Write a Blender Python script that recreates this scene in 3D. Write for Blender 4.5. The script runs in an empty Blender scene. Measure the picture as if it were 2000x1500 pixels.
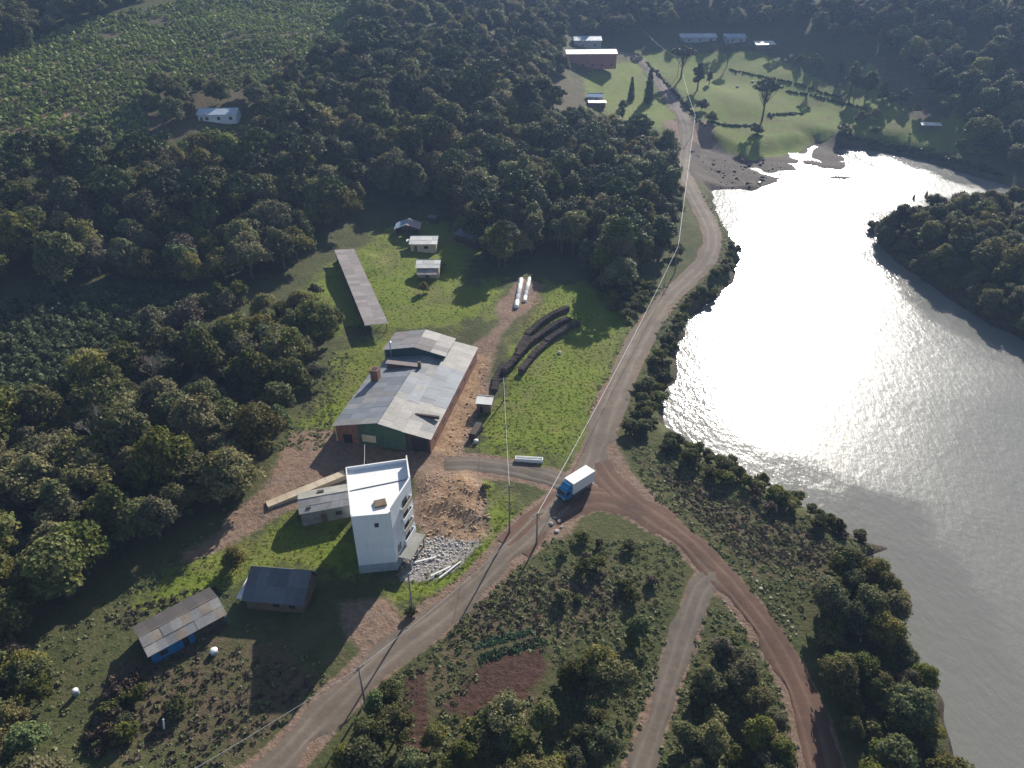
import bpy, math, random
import numpy as np
from mathutils import Vector

random.seed(7)
RNG = np.random.default_rng(7)
SC = bpy.context.scene
COL = SC.collection

# ------------------------------------------------------------------ camera, sky, sun, exposure
PITCH = math.radians(32.5)
FPX = 1387.0            # focal length in pixels of the 2000 px wide photograph
CAMZ = 94.0
SUN_AZ = math.radians(22.0)     # to the right of the view direction (+Y)
SUN_EL = math.radians(25.0)

cam_d = bpy.data.cameras.new('camera')
cam = bpy.data.objects.new('camera', cam_d)
COL.objects.link(cam)
cam.location = (0, 0, CAMZ)
cam.rotation_euler = (math.pi / 2 - PITCH, 0, 0)
cam_d.sensor_width = 36.0
cam_d.lens = 36.0 * FPX / 2000.0
cam_d.clip_start = 1.0
cam_d.clip_end = 6000.0
SC.camera = cam

world = bpy.data.worlds.new('World')
SC.world = world
world.use_nodes = True
wn = world.node_tree.nodes
wl = world.node_tree.links
wn.clear()
wo = wn.new('ShaderNodeOutputWorld')
wb = wn.new('ShaderNodeBackground')
ws = wn.new('ShaderNodeTexSky')
ws.sky_type = 'NISHITA'
ws.sun_disc = False
ws.sun_elevation = SUN_EL
ws.sun_rotation = SUN_AZ
ws.air_density = 1.0
ws.dust_density = 1.2
ws.altitude = 800
wb.inputs['Strength'].default_value = 0.075
wl.new(ws.outputs[0], wb.inputs[0])
wl.new(wb.outputs[0], wo.inputs[0])

sun_d = bpy.data.lights.new('sun', 'SUN')
sun_d.energy = 4.8
sun_d.angle = math.radians(0.5)
sun_d.color = (1.0, 0.95, 0.86)
sun = bpy.data.objects.new('sun', sun_d)
COL.objects.link(sun)
SDIR = Vector((math.sin(SUN_AZ) * math.cos(SUN_EL), math.cos(SUN_AZ) * math.cos(SUN_EL), math.sin(SUN_EL)))
sun.rotation_euler = SDIR.to_track_quat('Z', 'Y').to_euler()
sun.location = (0, 0, 300)

SC.view_settings.view_transform = 'Standard'
SC.view_settings.look = 'None'
SC.view_settings.gamma = 1.0
SC.view_settings.exposure = 0.70
SC.render.engine = 'CYCLES'
SC.cycles.max_bounces = 5
SC.cycles.diffuse_bounces = 2
SC.cycles.glossy_bounces = 2
SC.cycles.transmission_bounces = 2
SC.cycles.volume_bounces = 0
SC.cycles.transparent_max_bounces = 4
SC.cycles.use_denoising = True
SC.cycles.sample_clamp_indirect = 4.0

# ------------------------------------------------------------------ materials
def new_mat(name):
    m = bpy.data.materials.new(name)
    m.use_nodes = True
    nt = m.node_tree
    nt.nodes.clear()
    out = nt.nodes.new('ShaderNodeOutputMaterial')
    b = nt.nodes.new('ShaderNodeBsdfPrincipled')
    nt.links.new(b.outputs[0], out.inputs[0])
    return m, nt, b, out

def N(nt, t, **kw):
    n = nt.nodes.new(t)
    for k, v in kw.items():
        if k in n.inputs.keys():
            n.inputs[k].default_value = v
        else:
            setattr(n, k, v)
    return n

def ramp(nt, fac, stops, interp='LINEAR'):
    r = nt.nodes.new('ShaderNodeValToRGB')
    r.color_ramp.interpolation = interp
    while len(r.color_ramp.elements) < len(stops):
        r.color_ramp.elements.new(0.5)
    for e, (p, c) in zip(r.color_ramp.elements, stops):
        e.position = p
        e.color = (c[0], c[1], c[2], 1) if not isinstance(c, float) else (c, c, c, 1)
    nt.links.new(fac, r.inputs[0])
    return r.outputs[0]

def mix(nt, fac, a, b, bt='MIX'):
    m = nt.nodes.new('ShaderNodeMix')
    m.data_type = 'RGBA'
    m.blend_type = bt
    if isinstance(fac, (int, float)):
        m.inputs[0].default_value = fac
    else:
        nt.links.new(fac, m.inputs[0])
    for s, i in ((a, 6), (b, 7)):
        if isinstance(s, tuple):
            m.inputs[i].default_value = (s[0], s[1], s[2], 1)
        else:
            nt.links.new(s, m.inputs[i])
    return m.outputs[2]

def math_n(nt, op, a, b=None, c=None):
    m = nt.nodes.new('ShaderNodeMath')
    m.operation = op
    for i, s in enumerate((a, b, c)):
        if s is None:
            continue
        if isinstance(s, (int, float)):
            m.inputs[i].default_value = s
        else:
            nt.links.new(s, m.inputs[i])
    return m.outputs[0]

def noise(nt, vec, scale, detail=3.0, rough=0.55):
    n = nt.nodes.new('ShaderNodeTexNoise')
    n.inputs['Scale'].default_value = scale
    n.inputs['Detail'].default_value = detail
    n.inputs['Roughness'].default_value = rough
    if vec is not None:
        nt.links.new(vec, n.inputs['Vector'])
    return n.outputs['Fac']

def worldpos(nt):
    return nt.nodes.new('ShaderNodeNewGeometry').outputs['Position']

def bump(nt, b, h, strength=0.4, dist=0.1):
    bn = nt.nodes.new('ShaderNodeBump')
    bn.inputs['Strength'].default_value = strength
    bn.inputs['Distance'].default_value = dist
    nt.links.new(h, bn.inputs['Height'])
    nt.links.new(bn.outputs[0], b.inputs['Normal'])

def plain(name, col, rough=0.8, var=0.25, scale=0.8, metallic=0.0, tint=None):
    """painted / weathered surface: base colour broken by stains"""
    m, nt, b, out = new_mat(name)
    p = worldpos(nt)
    f = noise(nt, p, scale, 5, 0.65)
    lo = tuple(c * (1 - var) for c in col)
    hi = tuple(min(1, c * (1 + var * 0.6)) for c in col)
    c = ramp(nt, f, [(0.3, lo), (0.5, col), (0.72, hi)])
    if tint:
        f2 = noise(nt, p, scale * 0.35, 4, 0.6)
        f2 = ramp(nt, f2, [(0.48, 0.0), (0.68, 0.75)])
        c = mix(nt, f2, c, tint)
    nt.links.new(c, b.inputs['Base Color'])
    b.inputs['Roughness'].default_value = rough
    b.inputs['Metallic'].default_value = metallic
    bump(nt, b, f, 0.25, 0.03)
    return m

def corrugated(name, col, stain, rough=0.55, amount=0.5, spec=0.4):
    """corrugated sheet: ribs run down the slope (local Y), stains, each sheet its own tone"""
    m, nt, b, out = new_mat(name)
    tc = nt.nodes.new('ShaderNodeTexCoord')
    oi = nt.nodes.new('ShaderNodeObjectInfo')
    p = worldpos(nt)
    f = noise(nt, p, 0.5, 5, 0.65)
    f2 = noise(nt, p, 2.6, 3, 0.6)
    c = mix(nt, ramp(nt, f, [(0.42, 0.0), (0.7, amount)]), col, stain)
    c = mix(nt, ramp(nt, f2, [(0.45, 0.0), (0.75, 0.35)]), c, tuple(x * 0.6 for x in stain))
    v = math_n(nt, 'MULTIPLY_ADD', oi.outputs['Random'], 0.34, 0.8)
    hs = nt.nodes.new('ShaderNodeHueSaturation')
    nt.links.new(v, hs.inputs['Value'])
    nt.links.new(c, hs.inputs['Color'])
    nt.links.new(hs.outputs[0], b.inputs['Base Color'])
    b.inputs['Roughness'].default_value = rough
    b.inputs['Specular IOR Level'].default_value = spec
    wv = nt.nodes.new('ShaderNodeTexWave')
    wv.wave_type = 'BANDS'
    wv.bands_direction = 'X'
    wv.inputs['Scale'].default_value = 1.8
    nt.links.new(tc.outputs['Object'], wv.inputs['Vector'])
    bump(nt, b, wv.outputs['Fac'], 0.5, 0.04)
    return m

def leafmat(name, cols, rough=0.55, trans=0.38):
    """foliage: tone per tree (object random), per leaf clump (island random) and by patch"""
    m, nt, b, out = new_mat(name)
    oi = nt.nodes.new('ShaderNodeObjectInfo')
    ge = nt.nodes.new('ShaderNodeNewGeometry')
    c = ramp(nt, ge.outputs['Random Per Island'], [(i / (len(cols) - 1), k) for i, k in enumerate(cols)])
    hs = nt.nodes.new('ShaderNodeHueSaturation')
    nt.links.new(c, hs.inputs['Color'])
    nt.links.new(math_n(nt, 'MULTIPLY_ADD', oi.outputs['Random'], 0.028, 0.486), hs.inputs['Hue'])
    r2 = math_n(nt, 'FRACT', math_n(nt, 'MULTIPLY', oi.outputs['Random'], 7.31))
    pn = math_n(nt, 'MULTIPLY_ADD', noise(nt, ge.outputs['Position'], .035, 4, .65), 1.5, .25)
    nt.links.new(math_n(nt, 'MULTIPLY', math_n(nt, 'MULTIPLY_ADD', r2, 0.7, 0.62), pn), hs.inputs['Value'])
    r3 = math_n(nt, 'FRACT', math_n(nt, 'MULTIPLY', oi.outputs['Random'], 13.7))
    nt.links.new(math_n(nt, 'MULTIPLY_ADD', r3, 0.4, 0.7), hs.inputs['Saturation'])
    nt.links.new(hs.outputs[0], b.inputs['Base Color'])
    b.inputs['Roughness'].default_value = rough
    b.inputs['Specular IOR Level'].default_value = 0.12
    tr = nt.nodes.new('ShaderNodeBsdfTranslucent')
    nt.links.new(hs.outputs[0], tr.inputs['Color'])
    ms = nt.nodes.new('ShaderNodeMixShader')
    ms.inputs[0].default_value = trans
    nt.links.new(b.outputs[0], ms.inputs[1])
    nt.links.new(tr.outputs[0], ms.inputs[2])
    nt.links.new(ms.outputs[0], out.inputs[0])
    return m

M = {}
M['leaf_dark'] = leafmat('leaf_dark', [(0.079, 0.106, 0.023), (0.132, 0.152, 0.035), (0.224, 0.202, 0.051)])
M['leaf_olive'] = leafmat('leaf_olive', [(0.116, 0.126, 0.031), (0.197, 0.179, 0.050), (0.290, 0.234, 0.074)])
M['leaf_grey'] = leafmat('leaf_grey', [(0.121, 0.122, 0.048), (0.200, 0.187, 0.077), (0.290, 0.252, 0.110)])
M['leaf_green'] = leafmat('leaf_green', [(0.073, 0.120, 0.022), (0.122, 0.168, 0.032), (0.195, 0.225, 0.054)], trans=0.35)
M['leaf_arau'] = leafmat('leaf_arau', [(0.046, 0.075, 0.023), (0.081, 0.108, 0.031), (0.148, 0.157, 0.044)], trans=0.15)
M['leaf_bush'] = leafmat('leaf_bush', [(0.080, 0.107, 0.023), (0.140, 0.151, 0.036), (0.220, 0.195, 0.053)])
M['leaf_dry'] = leafmat('leaf_dry', [(.075, .055, .035), (.13, .09, .055), (.17, .125, .08)], trans=0.2)
M['bark'] = plain('bark', (.13, .105, .08), 0.9, 0.35, 2.0)
M['bark_pale'] = plain('bark_pale', (.26, .23, .19), 0.9, 0.3, 2.0)

# ------------------------------------------------------------------ projection helpers
CP, SP = math.cos(PITCH), math.sin(PITCH)
def ray(x, y):
    a = (x - 1000) / FPX
    b = (750 - y) / FPX
    return np.array([a, CP + b * SP, -SP + b * CP])
def at_z(x, y, z):
    d = ray(x, y)
    t = (CAMZ - z) / -d[2]
    return np.array([d[0] * t, d[1] * t, z])

LAKE_Z = -4.0
HAZE = 0.00019
REG_PX = {'rubble': [(780,1120),(800,1060),(860,1045),(925,1060),(880,1095),(830,1125)]}

# ------------------------------------------------------------------ terrain heights
CTRL = np.array([
 (0,100,0),(-30,90,0),(-30,130,.3),(-20,170,.8),(-30,220,2.5),(-40,270,6),(10,250,2.5),(-80,120,1),(-75,200,4),
 (-150,100,5),(-150,200,12),(-250,150,18),(-250,60,12),(-120,307,30),(-60,330,24),(0,330,15),(40,330,6),(75,330,.5),
 (-200,300,38),(-320,500,62),(-200,480,66),(-100,480,54),(-300,350,50),(-450,350,70),(-450,600,95),(0,450,32),
 (50,508,24),(80,420,6),(130,420,5),(92,370,0),(170,420,4),(130,520,17),(200,500,20),(200,380,2),(280,420,22),
 (250,340,2),(330,500,52),(0,600,52),(100,620,44),(200,650,56),(0,800,112),(200,850,120),(-250,750,125),(400,650,105),
 (500,300,40),(400,900,160),(-500,900,165),(0,1200,200),(600,1000,200),(-800,600,140),(-700,200,60),(100,250,0),
 (60,180,0),(30,140,0),(200,150,5),(230,240,14),(190,250,9),(300,150,15),(100,30,-2),(-100,0,0),(200,0,5),(20,60,-1.5),
 (50,60,-2.5),(50,90,-1),(-60,50,-1),(-35,70,-.3),(1000,1500,250),(-1000,1500,250),(1000,400,120),(-120,60,2)
], float)
def phi(r):
    return np.sqrt(r * r + 25.0 ** 2)
_d = np.hypot(CTRL[:, None, 0] - CTRL[None, :, 0], CTRL[:, None, 1] - CTRL[None, :, 1])
_n = len(CTRL)
_A = np.zeros((_n + 1, _n + 1)); _A[:_n, :_n] = phi(_d); _A[:_n, _n] = 1; _A[_n, :_n] = 1
_w = np.linalg.solve(_A, np.append(CTRL[:, 2], 0))

def axis(lo, hi, a, b, step, grow):
    mid = list(np.arange(a, b + .01, step))
    left = []; s = step; v = a
    while v > lo:
        s *= grow; v -= s; left.append(v)
    right = []; s = step; v = mid[-1]
    while v < hi:
        s *= grow; v += s; right.append(v)
    return np.array(left[::-1] + mid + right)
XS = axis(-1000, 1000, -120, 130, 1.1, 1.045)
YS = axis(-60, 1600, 40, 270, 1.1, 1.03)
GX, GY = np.meshgrid(XS, YS)

def value_noise(x, y, cell, seed):
    r = np.random.default_rng(seed).random((128, 128))
    u = x / cell; v = y / cell
    i = np.floor(u).astype(int); j = np.floor(v).astype(int)
    fu = u - i; fv = v - j
    fu = fu * fu * (3 - 2 * fu); fv = fv * fv * (3 - 2 * fv)
    g = lambda a, b: r[a % 128, b % 128]
    return (g(i, j) * (1 - fu) + g(i + 1, j) * fu) * (1 - fv) + (g(i, j + 1) * (1 - fu) + g(i + 1, j + 1) * fu) * fv

def poly_sd(px, py, poly):
    """signed distance (positive inside) of points to a polygon"""
    poly = np.asarray(poly)[:, :2]
    d2 = np.full(px.shape, 1e18)
    ins = np.zeros(px.shape, bool)
    n = len(poly)
    for i in range(n):
        ax, ay = poly[i]; bx, by = poly[(i + 1) % n]
        ex, ey = bx - ax, by - ay
        t = np.clip(((px - ax) * ex + (py - ay) * ey) / (ex * ex + ey * ey + 1e-9), 0, 1)
        d2 = np.minimum(d2, (px - ax - t * ex) ** 2 + (py - ay - t * ey) ** 2)
        c = (ay > py) != (by > py)
        with np.errstate(divide='ignore', invalid='ignore'):
            xi = (bx - ax) * (py - ay) / (by - ay + 1e-12) + ax
        ins ^= c & (px < xi)
    return np.where(ins, 1, -1) * np.sqrt(d2)

def line_d(px, py, pts):
    pts = np.asarray(pts)[:, :2]
    d2 = np.full(px.shape, 1e18)
    for i in range(len(pts) - 1):
        ax, ay = pts[i]; bx, by = pts[i + 1]
        ex, ey = bx - ax, by - ay
        t = np.clip(((px - ax) * ex + (py - ay) * ey) / (ex * ex + ey * ey + 1e-9), 0, 1)
        d2 = np.minimum(d2, (px - ax - t * ex) ** 2 + (py - ay - t * ey) ** 2)
    return np.sqrt(d2)

LAKE_PX = [(1392,372),(1398,420),(1428,470),(1450,508),(1425,560),(1375,600),(1338,640),(1320,690),(1312,740),(1299,790),
 (1299,832),(1330,862),(1380,885),(1440,925),(1500,950),(1560,985),(1620,1012),(1680,1046),(1726,1062),(1698,1092),(1742,1118),
 (1775,1150),(1790,1182),(1766,1212),(1782,1260),(1802,1310),(1842,1362),(1850,1420),(1872,1480),(1900,1540),(2500,1540),
 (2500,800),(2150,720),(2000,668),(1930,632),(1870,590),(1800,550),(1760,515),(1715,478),(1690,447),(1730,432),(1800,424),
 (1900,412),(2000,404),(2200,395),(2300,375),(2150,372),(1990,372),(1955,360),(1900,345),(1820,318),(1740,300),(1690,292),(1650,290),
 (1640,300),(1662,322),(1640,336),(1560,318),(1600,283),(1585,282),(1555,325),(1590,342),(1660,345),(1655,352),(1570,338),(1530,352),(1470,372),(1440,368)]
LAKE = np.array([at_z(x, y, LAKE_Z) for x, y in LAKE_PX])

ZB = np.full(GX.shape, _w[_n])
for k in range(_n):
    ZB += _w[k] * phi(np.hypot(GX - CTRL[k, 0], GY - CTRL[k, 1]))
FARF = np.clip((np.hypot(GX, GY) - 150) / 400, 0, 1)
ZB += (value_noise(GX + 900, GY + 900, 45, 1) - .5) * (2 + 3 * FARF) + (value_noise(GX + 900, GY + 900, 12, 2) - .5) * .7 + (value_noise(GX + 900, GY + 900, 4, 3) - .5) * .25
ZB = np.where(ZB > 90, 90 + 35 * np.tanh((ZB - 90) / 35), ZB)
sdl = poly_sd(GX + (value_noise(GX + 900, GY + 900, 6, 17) - .5) * 3.4, GY + (value_noise(GX + 900, GY + 900, 6, 18) - .5) * 3.4, LAKE)      # + inside the lake
land = np.maximum(ZB, LAKE_Z + 0.8)
rise = 0.5 + 0.25 * (value_noise(GX + 900, GY + 900, 9, 5))
out_h = LAKE_Z - .15 + rise * np.maximum(-sdl, 0)
Z = np.where(sdl > 0, LAKE_Z - .15 - .35 * np.minimum(sdl, 12), np.minimum(land, out_h))
# mud flats and the low island where the stream runs into the lake stay just above the water
flat_px = [(1330,262),(1450,300),(1560,280),(1700,290),(1710,330),(1560,365),(1400,380),(1340,340)]
FLAT = np.array([at_z(x, y, LAKE_Z) for x, y in flat_px])
sdf = poly_sd(GX, GY, FLAT)
wet = LAKE_Z - .06 + .80 * (value_noise(GX + 900, GY + 900, 5, 6) - .42) + .3 * (value_noise(GX + 900, GY + 900, 14, 8) - .5)
kf = np.clip(sdf / 10, 0, 1) * (sdl < 0)
Z = Z * (1 - kf) + np.minimum(Z, wet + .25 * (sdl < -1)) * kf

def zat(x, y):
    x = np.asarray(x, float); y = np.asarray(y, float)
    i = np.clip(np.searchsorted(XS, x) - 1, 0, len(XS) - 2)
    j = np.clip(np.searchsorted(YS, y) - 1, 0, len(YS) - 2)
    fu = np.clip((x - XS[i]) / (XS[i + 1] - XS[i]), 0, 1)
    fv = np.clip((y - YS[j]) / (YS[j + 1] - YS[j]), 0, 1)
    return (Z[j, i] * (1 - fu) + Z[j, i + 1] * fu) * (1 - fv) + (Z[j + 1, i] * (1 - fu) + Z[j + 1, i + 1] * fu) * fv

_T = np.geomspace(30, 3000, 900)
def pg(x, y):
    """point of the terrain seen at a pixel of the photograph"""
    d = ray(x, y)
    h = CAMZ + d[2] * _T - zat(d[0] * _T, d[1] * _T)
    k = np.argmax(h < 0) if (h < 0).any() else len(_T) - 1
    k = max(k, 1)
    t = _T[k - 1] + (_T[k] - _T[k - 1]) * h[k - 1] / (h[k - 1] - h[k] + 1e-9)
    return np.array([d[0] * t, d[1] * t, CAMZ + d[2] * t])
def W(pts):
    return np.array([pg(x, y) for x, y in pts])

# level pads so that buildings stand on the ground
def pad(cx, cy, r, z=None):
    global Z
    z = float(zat(cx, cy)) if z is None else z
    k = np.clip((r * 1.5 - np.hypot(GX - cx, GY - cy)) / (r * .5), 0, 1)
    Z = Z * (1 - k) + z * k
pad(-23, 94, 13, 0.0); pad(-26, 132, 20, 0.2); pad(-22, 150, 16, 0.3); pad(-38, 82, 9, -.2); pad(-54, 75, 9, -.2)
pad(-45, 200, 10); pad(-39, 223, 7); pad(-50,215,7); pad(-37, 180, 6)

# road centre lines ------------------------------------------------------------------
MAIN_PX = [(440,1560),(535,1497),(648,1378),(757,1275),(862,1200),(940,1130),(985,1085),(1030,1045),(1075,1000),(1120,955),(1155,905),(1175,850),
 (1187,800),(1208,750),(1232,700),(1256,650),(1283,612),(1310,578),(1340,548),(1370,520),(1388,490),(1390,455),(1376,420),(1359,390),(1344,360),
 (1335,330),(1337,300),(1342,262),(1330,222),(1308,190),(1285,160),(1262,132),(1240,112),(1205,98)]
BRANCH_PX = [(1165,905),(1195,945),(1240,985),(1290,1018),(1340,1056),(1390,1105),(1440,1160),(1488,1222),(1530,1290),(1562,1362),(1586,1432),(1602,1500),(1612,1570)]
LINK_PX = [(1000,1070),(1050,1020),(1105,985),(1170,972),(1240,988),(1300,1025)]
TRACK_PX = [(1398,1118),(1368,1150),(1345,1215),(1322,1290),(1300,1360),(1276,1430),(1250,1505),(1225,1580)]
DRIVE_PX = [(1120,950),(1060,930),(1000,914),(935,905),(870,905)]
def spline(P, step=1.2):
    P = np.asarray(P)
    P = np.vstack([2 * P[0] - P[1], P, 2 * P[-1] - P[-2]])
    out = []
    for i in range(1, len(P) - 2):
        n = max(2, int(np.linalg.norm(P[i + 1, :2] - P[i, :2]) / step))
        for k in range(n):
            t = k / n
            a, b, c, d = P[i - 1], P[i], P[i + 1], P[i + 2]
            out.append(.5 * ((2 * b) + (c - a) * t + (2 * a - 5 * b + 4 * c - d) * t * t + (3 * b - a - 3 * c + d) * t ** 3))
    out.append(P[-2])
    return np.array(out)
MAIN = spline(W(MAIN_PX)); BRANCH = spline(W(BRANCH_PX)); LINK = spline(W(LINK_PX)); TRACK = spline(W(TRACK_PX)); DRIVE = spline(W(DRIVE_PX))
ROADS = [(MAIN, 6.6), (BRANCH, 5.6), (LINK, 8.0), (TRACK, 3.7), (DRIVE, 6.0)]

# even out the ground along each road, keep a shallow ditch beside it
for pts, wd in ROADS:
    sm = pts.copy()
    k = np.ones(15) / 15
    zp = np.convolve(np.pad(zat(pts[:, 0], pts[:, 1]), 7, mode='edge'), k, mode='valid')
    near = np.full(GX.shape, 1e9); zr = np.zeros(GX.shape)
    for i in range(0, len(pts), 2):
        m = (np.abs(GX - pts[i, 0]) < 11) & (np.abs(GY - pts[i, 1]) < 11)
        d = np.hypot(GX[m] - pts[i, 0], GY[m] - pts[i, 1])
        b = d < near[m]
        nn = near[m]; zz = zr[m]
        nn[b] = d[b]; zz[b] = zp[i]
        near[m] = nn; zr[m] = zz
    k = np.clip((wd * .5 + 4.5 - near) / 3.5, 0, 1)
    Z = Z * (1 - k) + zr * k

# heaps of spoil in the excavated yard beside the tower
for (x, y, h, r) in [(885,955,1.6,4.5),(850,985,1.2,4),(905,1000,1.0,3.5),(920,960,1.3,3.2),(870,1025,.7,3),(840,940,.8,4),(890,985,.9,3),(930,1010,.6,2.5),(905,930,.7,3)]:
    p = pg(x, y)
    Z += h * np.exp(-((GX - p[0]) ** 2 + (GY - p[1]) ** 2) / (r * r) * 1.6)

# ------------------------------------------------------------------ ground cover masks (world polygons)
def region(pts):
    return W(pts)[:, :2]
REG = {}
REG['dirt'] = [region(p) for p in (
 [(938,672),(966,690),(948,770),(915,850),(885,898),(960,893),(1085,905),(1095,945),(1000,938),(940,932),(965,985),(950,1040),(880,1085),(800,1125),(775,1105),(820,1020),(800,900),(835,885),(870,800),(905,735)],
 [(955,650),(985,590),(1010,545),(1065,555),(1030,610),(985,640),(960,700),(930,665)],
 [(575,852),(655,848),(720,880),(830,885),(800,935),(690,950),(600,985),(470,1050),(360,1112),(345,1098),(430,1030),(500,960),(545,885)],
 [(655,1190),(780,1175),(815,1215),(745,1290),(700,1250)],
 [(1060,1000),(1095,930),(1130,880),(1215,860),(1240,935),(1330,1010),(1350,1060),(1230,1015),(1130,1005),(1070,1040)],
 [(1300,235),(1390,240),(1400,290),(1310,290)],
 [(1690,1085),(1720,1080),(1730,1118),(1685,1110)])]
REG['lush'] = [region(p) for p in (
 [(585,580),(660,505),(700,480),(770,445),(860,432),(935,490),(905,560),(985,540),(965,620),(900,640),(760,645),(690,632),(640,655),(590,620)],
 [(580,840),(650,735),(700,668),(768,652),(720,760),(655,848)],
 [(985,735),(1010,660),(1060,545),(1150,560),(1230,600),(1180,760),(1110,895),(970,888),(945,850),(965,780)],
 [(300,1165),(360,1112),(560,1012),(690,1025),(700,1120),(560,1105),(420,1145)],
 [(935,935),(1045,1000),(960,1080),(860,1165),(770,1190),(790,1140),(900,1085),(965,1020),(975,975)],
 [(1235,105),(1310,98),(1480,98),(1640,180),(1650,250),(1590,290),(1540,318),(1470,315),(1400,280),(1350,205),(1290,140)],
 [(1140,150),(1200,125),(1240,115),(1325,230),(1295,255),(1200,230),(1150,200)],
 [(1640,185),(1700,115),(1780,120),(1870,215),(1930,300),(1850,300),(1760,275),(1650,262)])]
REG['dry'] = [region(p) for p in (
 [(290,1240),(430,1240),(560,1260),(640,1320),(600,1400),(470,1480),(300,1480),(180,1400)],
 [(820,1330),(900,1230),(1000,1120),(1060,1200),(1100,1330),(1000,1400),(880,1420)],
 [(1060,1120),(1170,1090),(1250,1150),(1200,1230),(1120,1220)],
 [(1260,900),(1420,960),(1560,1030),(1680,1080),(1600,1130),(1460,1100),(1330,990)],
 [(-60,340),(-60,110),(0,105),(150,50),(350,5),(520,-20),(700,-10),(700,80),(600,150),(480,200),(450,230),(300,300),(100,330),(0,335)],
 [(1700,110),(1770,110),(1870,230),(1800,240),(1720,180)],
 [(1040,150),(1120,150),(1160,225),(1090,235)],
 [(990,600),(1060,560),(1030,640)])]
REG['mud'] = [region(p) for p in (
 [(1310,268),(1400,288),(1470,312),(1560,300),(1600,276),(1700,287),(1800,312),(1900,335),(1990,365),(1985,380),(1700,350),(1560,372),(1400,385),(1330,345)],
 [(1688,440),(1800,420),(1820,430),(1760,500),(1870,580),(2000,650),(2000,690),(1850,600),(1700,500)])]
REG['plough'] = [region(p) for p in (
 [(880,1385),(950,1300),(1055,1262),(1095,1325),(1060,1355),(960,1390)],
 [(805,1310),(850,1300),(860,1400),(845,1480),(805,1480)])]
REG['rubble'] = [region(p) for p in ([(780,1120),(800,1060),(860,1045),(925,1060),(880,1095),(830,1125)],)]
REG['sand'] = [region(p) for p in (
 [(835,885),(905,740),(940,690),(955,700),(915,820),(880,890)],
 [(830,950),(900,930),(950,980),(930,1050),(860,1060)],
 [(0,258),(60,228),(140,208),(165,222),(60,272),(0,290)])]
EDGE = {'dirt': 2.2, 'lush': 7.0, 'dry': 6.0, 'mud': 3.0, 'plough': 1.2, 'rubble': 1.5, 'sand': 3.0}
warpx = (value_noise(GX + 900, GY + 900, 7, 11) - .5) * 5
warpy = (value_noise(GX + 900, GY + 900, 7, 12) - .5) * 5
MASK = {}
for kname, polys in REG.items():
    m = np.zeros(GX.shape)
    for P in polys:
        lo = P.min(0) - 12; hi = P.max(0) + 12
        b = (GX > lo[0]) & (GX < hi[0]) & (GY > lo[1]) & (GY < hi[1])
        if b.any():
            s = poly_sd(GX[b] + warpx[b], GY[b] + warpy[b], P)
            m[b] = np.maximum(m[b], np.clip(.5 + s / (2 * EDGE[kname]), 0, 1))
    MASK[kname] = m
verge = np.zeros(GX.shape)
for pts, wd in ROADS:
    d = line_d(GX + warpx * .25, GY + warpy * .25, pts[::3])
    verge = np.maximum(verge, np.clip((wd * .5 + .9 - d) / 1.2, 0, 1))
MASK['dirt'] = np.maximum(MASK['dirt'], verge)
SHORE = np.clip(1 - (-sdl) / 2.5, 0, 1) * (sdl < 0)
MASK['mud'] = np.maximum(MASK['mud'], np.where(sdl > 0, 1, SHORE))
rough_yard = np.clip(MASK['dirt'] - verge, 0, 1)
Z += rough_yard * ((value_noise(GX + 900, GY + 900, 2.3, 15) - .5) * .35)
Z += MASK['sand'] * ((value_noise(GX + 900, GY + 900, 3.1, 16) - .5) * .5)
# furrows of the ploughed bed
Z += MASK['plough'] * .16 * np.sin((GX * .45 + GY * 1.0) * 2.6)

# ------------------------------------------------------------------ mesh helpers
def mesh_np(name, V, F, nside=4, mats=(), smooth=False):
    me = bpy.data.meshes.new(name)
    V = np.asarray(V, np.float32); F = np.asarray(F, np.int32)
    me.vertices.add(len(V)); me.vertices.foreach_set('co', V.ravel())
    me.loops.add(F.size); me.loops.foreach_set('vertex_index', F.ravel())
    me.polygons.add(len(F))
    me.polygons.foreach_set('loop_start', np.arange(0, F.size, nside, dtype=np.int32))
    me.polygons.foreach_set('loop_total', np.full(len(F), nside, np.int32))
    if smooth:
        me.polygons.foreach_set('use_smooth', np.ones(len(F), bool))
    for m in mats:
        me.materials.append(m)
    me.update(calc_edges=True)
    return me

def link(name, me, parent=None, loc=None, rotz=0.0):
    o = bpy.data.objects.new(name, me)
    COL.objects.link(o)
    if parent is not None:
        o.parent = parent
    if loc is not None:
        o.location = loc
    o.rotation_euler = (0, 0, rotz)
    return o

def tag(o, label=None, cat=None, group=None, kind=None):
    if label: o['label'] = label
    if cat: o['category'] = cat
    if group: o['group'] = group
    if kind: o['kind'] = kind
    return o

def thing(name, label, cat, loc, rotz=0.0, group=None):
    o = bpy.data.objects.new(name, None)
    COL.objects.link(o)
    o.empty_display_size = .5
    o.location = tuple(float(v) for v in loc)
    o.rotation_euler = (0, 0, rotz)
    return tag(o, label, cat, group)

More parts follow.
